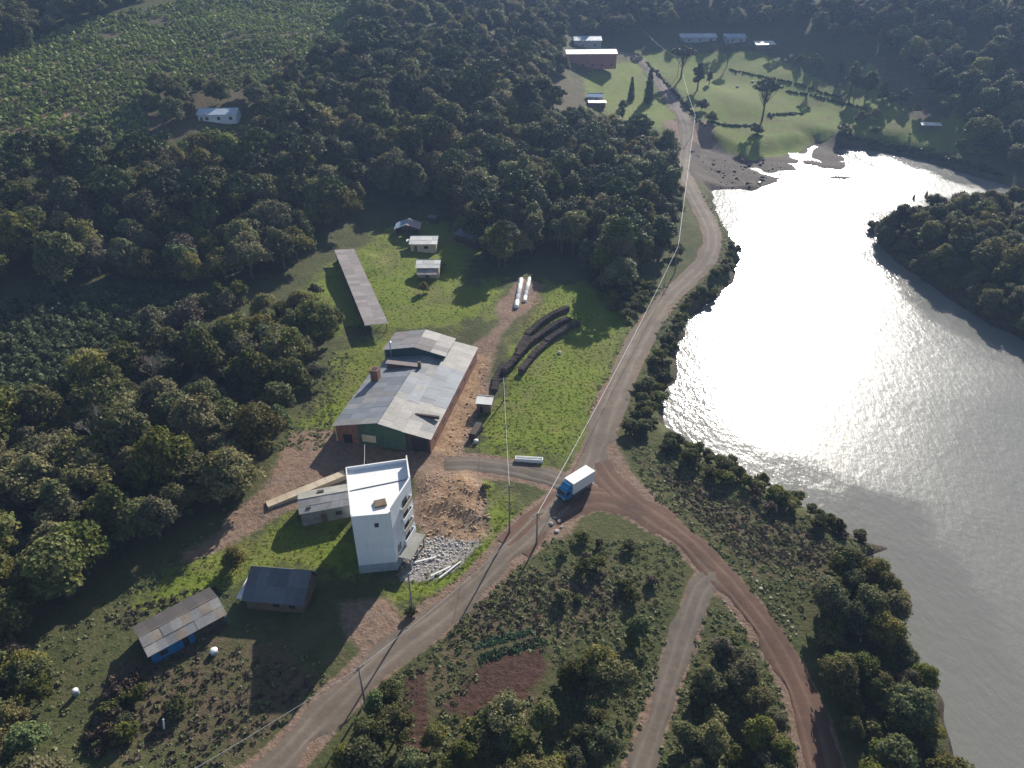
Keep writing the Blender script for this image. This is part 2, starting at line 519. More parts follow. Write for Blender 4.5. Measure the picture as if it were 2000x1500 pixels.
class MB:
    def __init__(self):
        self.v = []; self.f = []
    def add(self, vs, fs):
        n = len(self.v)
        self.v += [tuple(float(c) for c in v) for v in vs]
        self.f += [tuple(i + n for i in f) for f in fs]
        return self
    def box(self, x0, x1, y0, y1, z0, z1, rz=0.0, c=None):
        vs = [(x, y, z) for z in (z0, z1) for x, y in ((x0, y0), (x1, y0), (x1, y1), (x0, y1))]
        if rz:
            cx, cy = c if c else ((x0 + x1) / 2, (y0 + y1) / 2)
            cr, sr = math.cos(rz), math.sin(rz)
            vs = [(cx + (x - cx) * cr - (y - cy) * sr, cy + (x - cx) * sr + (y - cy) * cr, z) for x, y, z in vs]
        return self.add(vs, [(3, 2, 1, 0), (4, 5, 6, 7), (0, 1, 5, 4), (1, 2, 6, 5), (2, 3, 7, 6), (3, 0, 4, 7)])
    def slab(self, q, t):
        """a quad (4 points) given thickness t downwards"""
        a = [Vector(p) for p in q]
        n = (a[1] - a[0]).cross(a[3] - a[0]).normalized()
        if n.z < 0: n = -n
        lo = [p - n * t for p in a]
        return self.add([tuple(p) for p in lo + a], [(3, 2, 1, 0), (4, 5, 6, 7), (0, 1, 5, 4), (1, 2, 6, 5), (2, 3, 7, 6), (3, 0, 4, 7)])
    def prism(self, poly, z0, z1):
        n = len(poly)
        vs = [(x, y, z0) for x, y in poly] + [(x, y, z1) for x, y in poly]
        fs = [tuple(range(n))[::-1], tuple(range(n, 2 * n))] + [(i, (i + 1) % n, n + (i + 1) % n, n + i) for i in range(n)]
        return self.add(vs, fs)
    def tube(self, pts, rad, n=8, cap=True):
        pts = [Vector(p) for p in pts]
        if not isinstance(rad, (list, tuple)): rad = [rad] * len(pts)
        rings = []
        for i, p in enumerate(pts):
            d = (pts[min(i + 1, len(pts) - 1)] - pts[max(i - 1, 0)]).normalized()
            u = d.orthogonal().normalized() if abs(d.z) < .9 else d.cross(Vector((1, 0, 0))).normalized()
            w = d.cross(u)
            rings.append([p + (u * math.cos(a) + w * math.sin(a)) * rad[i] for a in [2 * math.pi * k / n for k in range(n)]])
        vs = [tuple(v) for r in rings for v in r]
        fs = [(i * n + k, i * n + (k + 1) % n, (i + 1) * n + (k + 1) % n, (i + 1) * n + k) for i in range(len(pts) - 1) for k in range(n)]
        if cap:
            fs += [tuple(range(n))[::-1], tuple(range((len(pts) - 1) * n, len(pts) * n))]
        return self.add(vs, fs)
    def mesh(self, name, mat, smooth=False):
        me = bpy.data.meshes.new(name)
        me.from_pydata(self.v, [], self.f)
        if mat: me.materials.append(mat)
        if smooth:
            me.polygons.foreach_set('use_smooth', np.ones(len(me.polygons), bool))
        me.update()
        return me
    def build(self, name, mat, parent=None, smooth=False, loc=None, rotz=0.0, bevel=0.0):
        o = link(name, self.mesh(name, mat, smooth), parent, loc, rotz)
        if bevel:
            b = o.modifiers.new('bevel', 'BEVEL'); b.width = bevel; b.segments = 2
        return o

# ------------------------------------------------------------------ ground
nY, nX = GX.shape
V = np.stack([GX, GY, Z], -1).reshape(-1, 3)
idx = np.arange(nX * nY).reshape(nY, nX)
F = np.stack([idx[:-1, :-1], idx[:-1, 1:], idx[1:, 1:], idx[1:, :-1]], -1).reshape(-1, 4)
gm, nt, b, out = new_mat('ground')
p = worldpos(nt)
def attr(nt, name):
    a = nt.nodes.new('ShaderNodeAttribute'); a.attribute_name = name
    s = nt.nodes.new('ShaderNodeSeparateColor'); nt.links.new(a.outputs['Color'], s.inputs[0])
    return s.outputs
a1 = attr(nt, 'cover'); a2 = attr(nt, 'soil')
nbig = noise(nt, p, .035, 4, .6); nmid = noise(nt, p, .25, 5, .65); nfine = noise(nt, p, 1.7, 4, .7); nf2 = noise(nt, p, .9, 5, .7)
def edge(mask, amp=.9, lo=.35, hi=.65):
    s = math_n(nt, 'ADD', mask, math_n(nt, 'MULTIPLY', math_n(nt, 'SUBTRACT', nf2, .5), amp))
    return ramp(nt, s, [(lo, 0.0), (hi, 1.0)])
rough = ramp(nt, nmid, [(.25, (.056, .068, .024)), (.45, (.090, .098, .036)), (.6, (.120, .110, .048)), (.8, (.155, .122, .072))])
rough = mix(nt, ramp(nt, nfine, [(.3, .55), (.7, 0.0)]), rough, (.050, .060, .024))
lush = ramp(nt, nmid, [(.25, (.115, .165, .018)), (.5, (.165, .215, .026)), (.75, (.23, .24, .045))])
lush = mix(nt, ramp(nt, nfine, [(.3, .35), (.6, 0.0)]), lush, (.06, .085, .018))
lush = mix(nt, ramp(nt, nbig, [(.45, 0.0), (.68, .55)]), lush, (.15, .15, .045))
lush = mix(nt, ramp(nt, noise(nt, p, .09, 5, .7), [(.5, 0.0), (.68, .6)]), lush, (.17, .13, .07))
dry = ramp(nt, nf2, [(.3, (.075, .060, .030)), (.5, (.13, .092, .058)), (.7, (.17, .12, .08))])
dry = mix(nt, ramp(nt, nmid, [(.4, .8), (.62, 0.0)]), dry, (.075, .080, .030))
dirt = ramp(nt, nf2, [(.25, (.15, .095, .067)), (.5, (.235, .155, .11)), (.75, (.30, .22, .165))])
dirt = mix(nt, ramp(nt, nmid, [(.5, 0.0), (.7, .5)]), dirt, (.20, .17, .145))
sand = ramp(nt, nf2, [(.3, (.20, .115, .068)), (.5, (.33, .21, .125)), (.72, (.44, .33, .22))])
mud = ramp(nt, nf2, [(.3, (.040, .028, .020)), (.55, (.080, .058, .042)), (.8, (.15, .115, .09))])
plough = ramp(nt, nf2, [(.3, (.055, .030, .022)), (.7, (.115, .064, .046))])
rubble = ramp(nt, nfine, [(.3, (.14, .13, .125)), (.5, (.30, .27, .25)), (.7, (.52, .48, .45))])
c = mix(nt, edge(math_n(nt, 'ADD', a1[1], math_n(nt, 'MULTIPLY', math_n(nt, 'SUBTRACT', nmid, .5), 1.0))), rough, lush)
c = mix(nt, edge(a1[2], 1.3), c, dry)
c = mix(nt, edge(a1[0], .7), c, dirt)
c = mix(nt, edge(a2[0], .8), c, mud)
c = mix(nt, edge(a2[1], .3), c, plough)
a3 = attr(nt, 'fill')
c = mix(nt, edge(a3[0], 1.0), c, sand)
c = mix(nt, edge(a2[2], .9), c, rubble)
nt.links.new(c, b.inputs['Base Color'])
nt.links.new(ramp(nt, edge(a2[0], .8), [(0.0, .95), (1.0, .88)]), b.inputs['Roughness'])     # wet mud is glossier
b.inputs['Specular IOR Level'].default_value = .15
hh = math_n(nt, 'ADD', nf2, math_n(nt, 'MULTIPLY', nfine, .6))
bump(nt, b, hh, .9, .35)
gme = mesh_np('ground', V, F, 4, [gm], True)
def colattr(me, name, r, g, bl):
    a = me.attributes.new(name, 'FLOAT_COLOR', 'POINT')
    arr = np.stack([r.ravel(), g.ravel(), bl.ravel(), np.ones(r.size)], -1).astype(np.float32)
    a.data.foreach_set('color', arr.ravel())
zero = np.zeros(GX.shape)
colattr(gme, 'cover', MASK['dirt'], MASK['lush'], MASK['dry'])
colattr(gme, 'soil', MASK['mud'], MASK['plough'], MASK['rubble'])
colattr(gme, 'fill', MASK['sand'], zero, zero)
tag(link('ground', gme), 'rolling farmland ground with pasture, scrub and bare earth', kind='structure')

# ------------------------------------------------------------------ lake
wm, nt, b, out = new_mat('lake_water')
p = worldpos(nt)
b.inputs['Base Color'].default_value = (.205, .20, .175, 1)
b.inputs['Roughness'].default_value = .26
b.inputs['IOR'].default_value = 1.333
b.inputs['Specular IOR Level'].default_value = .5
mp = N(nt, 'ShaderNodeMapping'); mp.inputs['Scale'].default_value = (1.0, .55, 1); mp.inputs['Rotation'].default_value = (0, 0, .4)
nt.links.new(p, mp.inputs[0])
n1 = noise(nt, mp.outputs[0], .75, 4, .6); n2 = noise(nt, mp.outputs[0], .16, 3, .5); n3 = noise(nt, p, .018, 4, .6)
# wind-roughened patches alternate with smoother ones
ca = nt.nodes.new('ShaderNodeAttribute'); ca.attribute_name = 'calm'
lee = ramp(nt, math_n(nt, 'ADD', ca.outputs['Fac'], math_n(nt, 'MULTIPLY', math_n(nt, 'SUBTRACT', noise(nt, p, .05, 4, .6), .5), 1.2)), [(.4, 0.0), (.62, 1.0)])
nt.links.new(math_n(nt, 'MULTIPLY', ramp(nt, n3, [(.35, .27), (.65, .38)]), math_n(nt, 'MULTIPLY_ADD', lee, -.55, 1.0)), b.inputs['Roughness'])
bump(nt, b, math_n(nt, 'ADD', n1, math_n(nt, 'MULTIPLY', n2, 1.2)), .6, .22)
lx, ly = np.meshgrid(np.arange(15, 425, 4.0), np.arange(15, 475, 4.0))
lv = np.stack([lx, ly, np.full(lx.shape, LAKE_Z)], -1).reshape(-1, 3)
li = np.arange(lx.size).reshape(lx.shape)
lme = mesh_np('lake', lv, np.stack([li[:-1, :-1], li[:-1, 1:], li[1:, 1:], li[1:, :-1]], -1).reshape(-1, 4), 4, [wm])
la = lme.attributes.new('calm', 'FLOAT', 'POINT')
la.data.foreach_set('value', np.clip(1 - poly_sd(lx, ly, LAKE).ravel() / 26.0, 0, 1).astype(np.float32))
tag(link('lake', lme), 'still grey lake glittering in low sun', kind='structure')

# ------------------------------------------------------------------ roads
def roadmat(name, base, rut, dark):
    m, nt, b, out = new_mat(name)
    p = worldpos(nt)
    uv = nt.nodes.new('ShaderNodeUVMap')
    sx = nt.nodes.new('ShaderNodeSeparateXYZ'); nt.links.new(uv.outputs[0], sx.inputs[0])
    u = math_n(nt, 'ADD', sx.outputs[0], math_n(nt, 'MULTIPLY', math_n(nt, 'SUBTRACT', noise(nt, p, .12, 3), .5), .16))
    w = ramp(nt, u, [(0.0, 0.0), (.2, .15), (.30, 1.0), (.40, .1), (.52, .0), (.62, .2), (.71, 1.0), (.82, .1), (1.0, 0.0)])
    f = noise(nt, p, .9, 5, .7); g = noise(nt, p, .12, 4, .6)
    c = ramp(nt, f, [(.25, tuple(x * .75 for x in base)), (.5, base), (.75, tuple(x * 1.25 for x in base))])
    c = mix(nt, math_n(nt, 'MULTIPLY', w, .7), c, rut)
    c = mix(nt, ramp(nt, g, [(.45, 0.0), (.65, .7)]), c, dark)
    nt.links.new(c, b.inputs['Base Color'])
    b.inputs['Roughness'].default_value = .9
    b.inputs['Specular IOR Level'].default_value = .2
    bump(nt, b, math_n(nt, 'SUBTRACT', f, math_n(nt, 'MULTIPLY', w, .5)), .6, .12)
    return m
M['road'] = roadmat('gravel_road', (.170, .132, .100), (.26, .215, .175), (.125, .097, .074))
M['road_red'] = roadmat('red_earth_road', (.135, .078, .054), (.20, .13, .095), (.10, .062, .046))
M['track'] = roadmat('gravel_track', (.15, .12, .096), (.215, .175, .142), (.105, .087, .066))
def road(name, pts, wd, mat, lift, label, seed, widen=None):
    n = len(pts)
    tan = np.gradient(pts[:, :2], axis=0); tan /= np.linalg.norm(tan, axis=1)[:, None] + 1e-9
    nor = np.stack([tan[:, 1], -tan[:, 0]], -1)
    s = np.arange(n) * 1.2
    NC = 9
    V = []; UV = []
    for k in range(NC):
        u = k / (NC - 1) * 2 - 1
        e = (value_noise(s + 50, np.full(n, 5.0 + 40 * (u > 0)), 3.2, seed) - .5) * 1.9 + (value_noise(s + 50, np.full(n, 5.0 + 40 * (u > 0)), 11, seed + 1) - .5) * 1.6
        w = (wd if widen is None else widen(np.linspace(0, 1, n)) * wd) * .5 + e * abs(u)
        q = pts[:, :2] + nor * (u * w)[:, None]
        prof = .05 * math.exp(-((abs(u) - .02) / .2) ** 2) - .06 * math.exp(-((abs(u) - .42) / .12) ** 2) - (.16 if k in (0, NC - 1) else 0)
        V.append(np.stack([q[:, 0], q[:, 1], zat(q[:, 0], q[:, 1]) + lift + prof], -1))
        UV.append(np.stack([np.full(n, (u + 1) / 2), s], -1))
    V = np.stack(V, 1).reshape(-1, 3); UV = np.stack(UV, 1).reshape(-1, 2)
    idx = np.arange(n * NC).reshape(n, NC)
    F = np.stack([idx[:-1, :-1], idx[:-1, 1:], idx[1:, 1:], idx[1:, :-1]], -1).reshape(-1, 4)
    me = mesh_np(name, V, F, 4, [mat], True)
    ul = me.uv_layers.new(name='UVMap')
    ul.data.foreach_set('uv', UV[F.ravel()].astype(np.float32).ravel())
    return tag(link(name, me), label, kind='structure')
road('road', MAIN, 6.6, M['road'], .13, 'grey gravel road running from the lower left past the lake', 21, lambda t: np.interp(t, [0, .12, .2, .3, 1], [.70, .72, .92, .95, 1.0]))
road('road', BRANCH, 5.6, M['road_red'], .115, 'red earth road curving down the lake shore', 23)
road('road', LINK, 8.0, M['road_red'], .10, 'bare earth of the road junction by the truck', 25)
road('path', TRACK, 3.7, M['track'], .105, 'narrow gravel track between the bushes at the bottom', 27)
road('path', DRIVE, 6.0, M['track'], .11, 'gravel drive from the junction to the factory yard', 29)

# ------------------------------------------------------------------ trees: shapes
def ico(sub=1):
    import bmesh
    bm = bmesh.new(); bmesh.ops.create_icosphere(bm, subdivisions=sub, radius=1)
    v = np.array([x.co[:] for x in bm.verts]); f = np.array([[q.index for q in fc.verts] for fc in bm.faces]); bm.free()
    return v, f
ICO1, ICO1F = ico(1)
ICO2, ICO2F = ico(2)

def crown_mesh(name, lobes, ncards, size, mat, seed, zmin=-.45, core=.80, spread=.7, stretch=1.0, core_f=None):
    """lobes: (cx,cy,cz,rx,ry,rz). Leaf clumps are small bent quads spread over and through the lobes, over a dark inner mass."""
    r = np.random.default_rng(seed)
    L = np.array(lobes, float)
    area = (L[:, 3] * L[:, 4] * L[:, 5]) ** (2 / 3)
    k = r.choice(len(L), ncards * 2, p=area / area.sum())
    d = r.normal(size=(ncards * 2, 3)); d /= np.linalg.norm(d, axis=1)[:, None]
    d[:, 2] = np.where(d[:, 2] < zmin, -d[:, 2], d[:, 2])
    ext = np.where(r.random((len(k), 1)) < .28, r.uniform(1.0, 1.45, (len(k), 1)), r.uniform(.75, 1.1, (len(k), 1)))
    pos = L[k, :3] + d * L[k, 3:] * ext
    # drop those deep inside another lobe
    keep = np.ones(len(k), bool)
    for i in range(len(L)):
        q = np.sum(((pos - L[i, :3]) / (L[i, 3:] * .78)) ** 2, 1)
        keep &= ~((q < 1) & (k != i))
    pos = pos[keep][:ncards]; d = d[keep][:ncards]
    n = len(pos)
    nor = d + r.normal(size=(n, 3)) * spread + np.array([0, 0, .30]); nor /= np.linalg.norm(nor, axis=1)[:, None]
    t = np.cross(nor, r.normal(size=(n, 3))); t /= np.linalg.norm(t, axis=1)[:, None]
    bt = np.cross(nor, t)
    s = size * r.uniform(.55, 1.3, (n, 1))
    q = np.stack([pos - t * s - bt * s * .6 * stretch, pos + t * s * .8 - bt * s * .7 * stretch + nor * s * .35, pos + t * s * 1.05 + bt * s * .65 * stretch, pos - t * s * .75 + bt * s * .7 * stretch + nor * s * .3], 1)
    V = [q.reshape(-1, 3)]
    F = [np.arange(n * 4).reshape(n, 4)]
    me = bpy.data.meshes.new(name)
    verts = q.reshape(-1, 3)
    faces = [tuple(x) for x in F[0]]
    base = len(verts)
    allv = [verts]
    if core:
        for i in range(len(L)):
            jit = 1 + (r.random((len(ICO1), 1)) - .5) * .35
            allv.append(L[i, :3] + ICO1 * L[i, 3:] * core * jit)
            faces += [tuple(int(a) + base for a in f) for f in ICO1F]
            base += len(ICO1)
    me.from_pydata(np.vstack(allv).tolist(), [], faces)
    me.materials.append(mat)
    me.update()
    return me

def trunk_mesh(name, h, rad, lobes, mat, seed, lean=.4, nl=6, fork=.45):
    r = random.Random(seed)
    mb = MB()
    top = Vector((r.uniform(-lean, lean), r.uniform(-lean, lean), h))
    pts = [Vector((0, 0, -.6)), Vector((top.x * .2, top.y * .3, h * .35)), Vector((top.x * .6, top.y * .6, h * .7)), top]
    mb.tube(pts, [rad * 1.25, rad, rad * .7, rad * .35], 7)
    for L in lobes[:nl]:
        s = pts[1].lerp(pts[2], r.uniform(0, 1))
        e = Vector(L[:3]); m = s.lerp(e, .5) + Vector((0, 0, -.3))
        mb.tube([s, m, e], [rad * .5, rad * .35, rad * .15], 5)
    return mb.mesh(name, mat, True)

def broad_lobes(R, H, h0, n, seed, flat=1.0):
    """a rounded crown of n clumps: radius R, from height h0 to H"""
    r = random.Random(seed)
    out = [(0, 0, (h0 + H) * .46, R * .5, R * .5, (H - h0) * .42)]
    ax, ay = r.uniform(.82, 1.2), r.uniform(.82, 1.2)
    skew = r.uniform(0, 6.28)
    for i in range(n):
        a = i * 2.399 + r.uniform(-.4, .4)
        f = math.sqrt((i + .6) / n)
        rr = R * .78 * f * r.uniform(.72, 1.22)
        zz = h0 + (H - h0) * (.80 - .46 * f ** 2.0 + r.uniform(-.20, .17) + .10 * math.cos(a - skew) * f) * flat
        s = R * (.16 + .28 * r.random() ** 1.5)
        out.append((rr * math.cos(a) * ax, rr * math.sin(a) * ay, zz, s, s * r.uniform(.85, 1.1), s * r.uniform(.7, .95)))
    return out

def arau_lobes(R, H, n, seed):
    """araucaria: a shallow candelabra of tufts at the ends of upswept boughs"""
    r = random.Random(seed)
    out = []
    for t, (zz, rr, k) in enumerate(((H * .80, R, n), (H * .88, R * .72, int(n * .7)), (H * .95, R * .4, int(n * .45)))):
        for i in range(k):
            a = 2 * math.pi * (i + r.uniform(-.25, .25)) / k + t
            q = rr * r.uniform(.85, 1.08)
            s = R * r.uniform(.17, .24)
            out.append((q * math.cos(a), q * math.sin(a), zz + r.uniform(-.4, .4) + R * .1, s, s, s * .62))
            if t == 0:
                out.append((q * .6 * math.cos(a), q * .6 * math.sin(a), zz - .3, s * .8, s * .8, s * .45))
    out.append((0, 0, H, R * .22, R * .22, R * .16))
    return out

KIND = {}
def reg(kind, crown, trunk):
    KIND.setdefault(kind, []).append((crown, trunk))
def add_broad(kind, mat, R, H, h0, n, cards, size, seeds, bark='bark', flat=1.0, **kw):
    for s in seeds:
        L = broad_lobes(R, H, h0, n, s, flat)
        reg(kind, crown_mesh('crown', L, cards, size, M[mat], s, **kw), trunk_mesh('trunk', h0 + (H - h0) * .5, .03 * H, L[1:], M[bark], s))
add_broad('dark', 'leaf_dark', 5.0, 11.5, 2.0, 26, 2700, .32, (1, 2, 3), spread=.42)
add_broad('olive', 'leaf_olive', 4.8, 10.5, 1.8, 32, 2900, .28, (4, 5, 6), spread=.5)
add_broad('grey', 'leaf_grey', 4.4, 9.5, 1.6, 30, 2900, .25, (7, 8), bark='bark_pale', spread=.6)
add_broad('green', 'leaf_green', 4.2, 10.0, 1.6, 20, 2300, .32, (9, 10), spread=.5)
add_broad('tan', 'leaf_dry', 4.0, 9.0, 2.0, 26, 1500, .24, (23, 24), bark='bark_pale', core=.5, spread=.8)
add_broad('tall', 'leaf_dark', 3.2, 13.5, 2.5, 20, 1900, .31, (21, 22), spread=.45)
add_broad('bush', 'leaf_bush', 1.9, 2.7, .1, 14, 700, .21, (11, 12, 13), zmin=-.2, spread=.5)
add_broad('drybush', 'leaf_dry', 1.5, 1.9, .1, 8, 360, .22, (14, 15), zmin=-.2, core=.6)
for s in (16, 17):
    L = arau_lobes(4.6, 16, 9, s)
    reg('araucaria', crown_mesh('crown', L, 1700, .30, M['leaf_arau'], s, zmin=-.7, core=.75, spread=.5), trunk_mesh('trunk', 15.2, .32, L, M['bark'], s, .3, 30))
L = [(0, 0, 1.0 + i * 1.25, 1.35 * (1 - (i / 9.5) ** 1.6) + .2, 1.35 * (1 - (i / 9.5) ** 1.6) + .2, 1.25) for i in range(9)]
reg('cypress', crown_mesh('crown', L, 1500, .26, M['leaf_arau'], 18, zmin=-.9, stretch=1.4), trunk_mesh('trunk', 9, .25, [], M['bark'], 18, .1))
# leafless grey tree: forking branches only
def bare_mesh(seed):
    r = random.Random(seed); mb = MB()
    def grow(p, d, ln, rad, lv):
        e = p + d * ln
        mb.tube([p, p.lerp(e, .5) + Vector((r.uniform(-.1, .1), r.uniform(-.1, .1), 0)) * ln, e], [rad, rad * .8, rad * .6], 5 if lv < 2 else 3, lv < 1)
        if lv < 5:
            for _ in range(3 if lv < 4 else 4):
                nd = (d + Vector((r.uniform(-1, 1), r.uniform(-1, 1), r.uniform(-.15, .6))) * .75).normalized()
                grow(e, nd, ln * r.uniform(.62, .8), rad * .58, lv + 1)
    grow(Vector((0, 0, -.5)), Vector((.05, .05, 1)), 3.4, .22, 0)
    return mb.mesh('crown', M['bark_pale'], True)
reg('bare', bare_mesh(3), MB().tube([(0, 0, -.6), (.1, .1, 1.4), (.18, .18, 2.8)], [.34, .27, .22], 8).mesh('trunk', M['bark_pale'], True))

# ------------------------------------------------------------------ trees: individuals
CROWN_OBJ = {}
KNAME = {'dark': 'broadleaf_tree', 'olive': 'broadleaf_tree', 'grey': 'broadleaf_tree', 'green': 'broadleaf_tree', 'tall': 'broadleaf_tree', 'tan': 'broadleaf_tree',
         'bush': 'bush', 'drybush': 'bush', 'araucaria': 'araucaria_tree', 'cypress': 'cypress_tree', 'bare': 'bare_tree'}
KCAT = {k: ('bush' if 'bush' in k else 'tree') for k in KNAME}
def tree(kind, x, y, s, label, group=None, sz=None, variant=None, rz=None):
    i = random.randrange(len(KIND[kind])) if variant is None else variant
    cm, tm = KIND[kind][i]
    o = thing(KNAME[kind], label, KCAT[kind], (x, y, float(zat(x, y)) - .05), random.uniform(0, 6.28) if rz is None else rz, group)
    o.scale = (s, s, s if sz is None else sz)
    c = link('crown', cm, o); link('stem' if 'bush' in kind else 'trunk', tm, o)
    CROWN_OBJ.setdefault((kind, i), c)
    return o

CLEAR = []
for _x, _y, _r, _f in [(425,241,11,24),(1155,134,20,22),(1148,94,12,14),(1162,205,9,16),(1495,97,10,20),(1365,84,16,24),(1437,84,10,22),(1815,253,8,14),(1232,194,4,8),(1266,198,4,8),(795,462,8,0),(905,475,6,4)]:
    _p = pg(_x, _y); CLEAR.append((_p[0], _p[1] + 3, _r, _f))
def clear_of(x, y):
    ok = np.ones(len(x), bool)
    for cx, cy, r, f in CLEAR:
        ok &= np.hypot(x - cx, y - cy) > r
        ok &= ~((np.abs(x - cx) < r * .95) & (y < cy) & (y > cy - r - f))
    return ok
def scatter(poly, spacing, jitter=.55, seed=0, avoid=None):
    r = np.random.default_rng(seed)
    lo = poly.min(0); hi = poly.max(0)
    nx = int((hi[0] - lo[0]) / spacing) + 2; ny = int((hi[1] - lo[1]) / spacing) + 2
    gx, gy = np.meshgrid(np.arange(nx), np.arange(ny))
    x = lo[0] + (gx + .5 * (gy % 2)) * spacing + (r.random(gx.shape) - .5) * spacing * 2 * jitter
    y = lo[1] + gy * spacing * .9 + (r.random(gx.shape) - .5) * spacing * 2 * jitter
    x = x.ravel(); y = y.ravel()
    k = poly_sd(x, y, poly) > 0
    x = x[k]; y = y[k]
    ok = np.ones(len(x), bool)
    for pts, wd in ROADS:
        ok &= line_d(x, y, pts[::3]) > wd * .5 + (avoid if avoid is not None else 2.5)
    ok &= poly_sd(x, y, LAKE) < -.8
    if spacing > 2.4: ok &= clear_of(x, y)
    return np.stack([x[ok], y[ok]], -1)

def visible(P, h=8.0):
    """is a point h above the ground at P inside the frame"""
    z = zat(P[:, 0], P[:, 1]) + h
    dx, dy, dz = P[:, 0], P[:, 1], z - CAMZ
    dep = dy * CP - dz * SP
    up = dy * SP + dz * CP
    px = 1000 + FPX * dx / np.maximum(dep, 1); py = 750 - FPX * up / np.maximum(dep, 1)
    return (dep > 5) & (px > -90) & (px < 2090) & (py > -60) & (py < 1600), px, py

def pick(r, mixd):
    ks = list(mixd); w = np.array([mixd[k] for k in ks]); return ks[r.choice(len(ks), p=w / w.sum())]

FOREST_STUFF = []      # (x, y, kind, variant, scale, rot)
WHAT = {'dark': 'dark round-crowned tree', 'olive': 'olive loose-crowned tree', 'grey': 'grey-green feathery tree', 'green': 'bright green leafy tree',
        'tall': 'tall narrow dark tree', 'tan': 'brownish thin-leaved tree', 'bush': 'low green bush', 'drybush': 'low brown dry bush', 'araucaria': 'flat-topped araucaria tree', 'bare': 'leafless grey tree'}
def far_scatter(polypx, box, spacing, seed):
    P = scatter(np.array([(box[0], box[2]), (box[1], box[2]), (box[1], box[3]), (box[0], box[3])], float), spacing, seed=seed)
    v, px, py = visible(P, 0)
    return P[poly_sd(px, py, np.array(polypx, float)) > 0]
SPOTS = {
 'in the left wood': [(620,690,'beside the factory lawn'),(520,890,'at the gravel yard edge'),(330,1070,'above the earth path'),(60,1230,'at the lower left side'),(60,870,'near the left picture edge'),(350,640,'along its upper edge'),(480,640,'near the long shed'),(300,830,'in its middle'),(180,1000,'in its lower half')],
 'in the back forest': [(60,560,'at its shaded left end'),(300,550,'above the planted shrubs'),(600,480,'left of the long shed'),(800,405,'behind the blue-roofed barn'),(980,510,'behind the meadow'),(1200,570,'above the road bend'),(1290,420,'beside the road'),(450,500,'on its lower slope'),(1100,480,'above the white bales')],
 'on the wooded point': [(1730,450,'at its tip'),(1850,430,'on its far side'),(1850,560,'on its near shore'),(1980,620,'at the right picture edge'),(1950,480,'on its crest')],
 'on the lake bank': [(1620,1150,'at its upper end'),(1730,1160,'beside the water'),(1620,1300,'beside the red road'),(1790,1330,'at the shore bend'),(1700,1470,'at the bottom edge')],
 'inside the track fork': [(1400,1260,'at its upper tip'),(1330,1400,'beside the track'),(1520,1400,'beside the red road'),(1430,1480,'at the bottom edge')],
 'below the ploughed bed': [(700,1420,'beside the main road'),(830,1450,'under the brown strip'),(960,1430,'under the furrows'),(1150,1330,'right of the furrows'),(1100,1480,'at the bottom edge'),(1210,1420,'beside the track')],
 'in the lower left corner': [(20,1350,'at its top'),(60,1480,'at its bottom')],
 'on the road bank': [(1400,420,'at its upper end'),(1430,510,'on the road bend'),(1320,650,'along its middle'),(1260,800,'at its lower end')],
 'on the shore slope': [(1320,870,'nearest the junction'),(1450,940,'along its middle'),(1580,1010,'towards the headland'),(1700,1060,'at the headland')],
 'in the road fork scrub': [(1080,1070,'at its left'),(1250,1080,'at its right'),(1130,1180,'in its middle'),(1210,1270,'at its lower end')],
 'along the near shore of the wooded point': [(1700,450,'by the tip'),(1800,540,'midway'),(1950,640,'at the right')],
 'beside the road bend': [(1180,570,'nearest the meadow'),(1260,580,'nearest the road')]}
def spot_label(k, s, where, px, py, smin, smax):
    t = (s - smin) / (smax - smin + 1e-6)
    size = '' if k == 'bare' else ('small ' if t < .2 else 'large ' if t > .55 else 'middling ')
    sub = min(SPOTS[where], key=lambda q: (q[0] - px) ** 2 + (q[1] - py) ** 2)[2] if where in SPOTS else ''
    return (size + WHAT[k] + ' ' + where + ', ' + sub).strip(', ')
def wood(polypx, spacing, mixd, where, smin, smax, seed, limit=None, box=None):
    """fills a wood; the trees nearest the camera become individuals (limit), the rest goes to the far mass"""
    r = np.random.default_rng(seed)
    P = scatter(region(polypx), spacing, seed=seed) if box is None else far_scatter(polypx, box, spacing, seed)
    v, px, py = visible(P, 5)
    P = P[v]
    P = P[np.argsort(np.hypot(P[:, 0], P[:, 1]))]
    for n, (x, y) in enumerate(P):
        k = pick(r, mixd); s = smin + (smax - smin) * r.random() ** 1.4; i = int(r.integers(len(KIND[k])))
        if k == 'bush' and mixd.get('bush', 0) < 2: s *= 2.4
        if k == 'araucaria': s *= .92
        if limit is None or n < limit:
            _v, _px, _py = visible(np.array([[x, y]]), 0)
            tree(k, x, y, s, spot_label(k, s, where, _px[0], _py[0], smin, smax * (2.4 if k == 'bush' and mixd.get('bush', 0) < 2 else 1)), 'trees ' + where if 'bush' not in k else 'bushes ' + where, s * r.uniform(.85, 1.12), i, r.uniform(0, 6.28))
        else:
            FOREST_STUFF.append((x, y, k, i, s, r.uniform(0, 6.28)))
    return len(P)

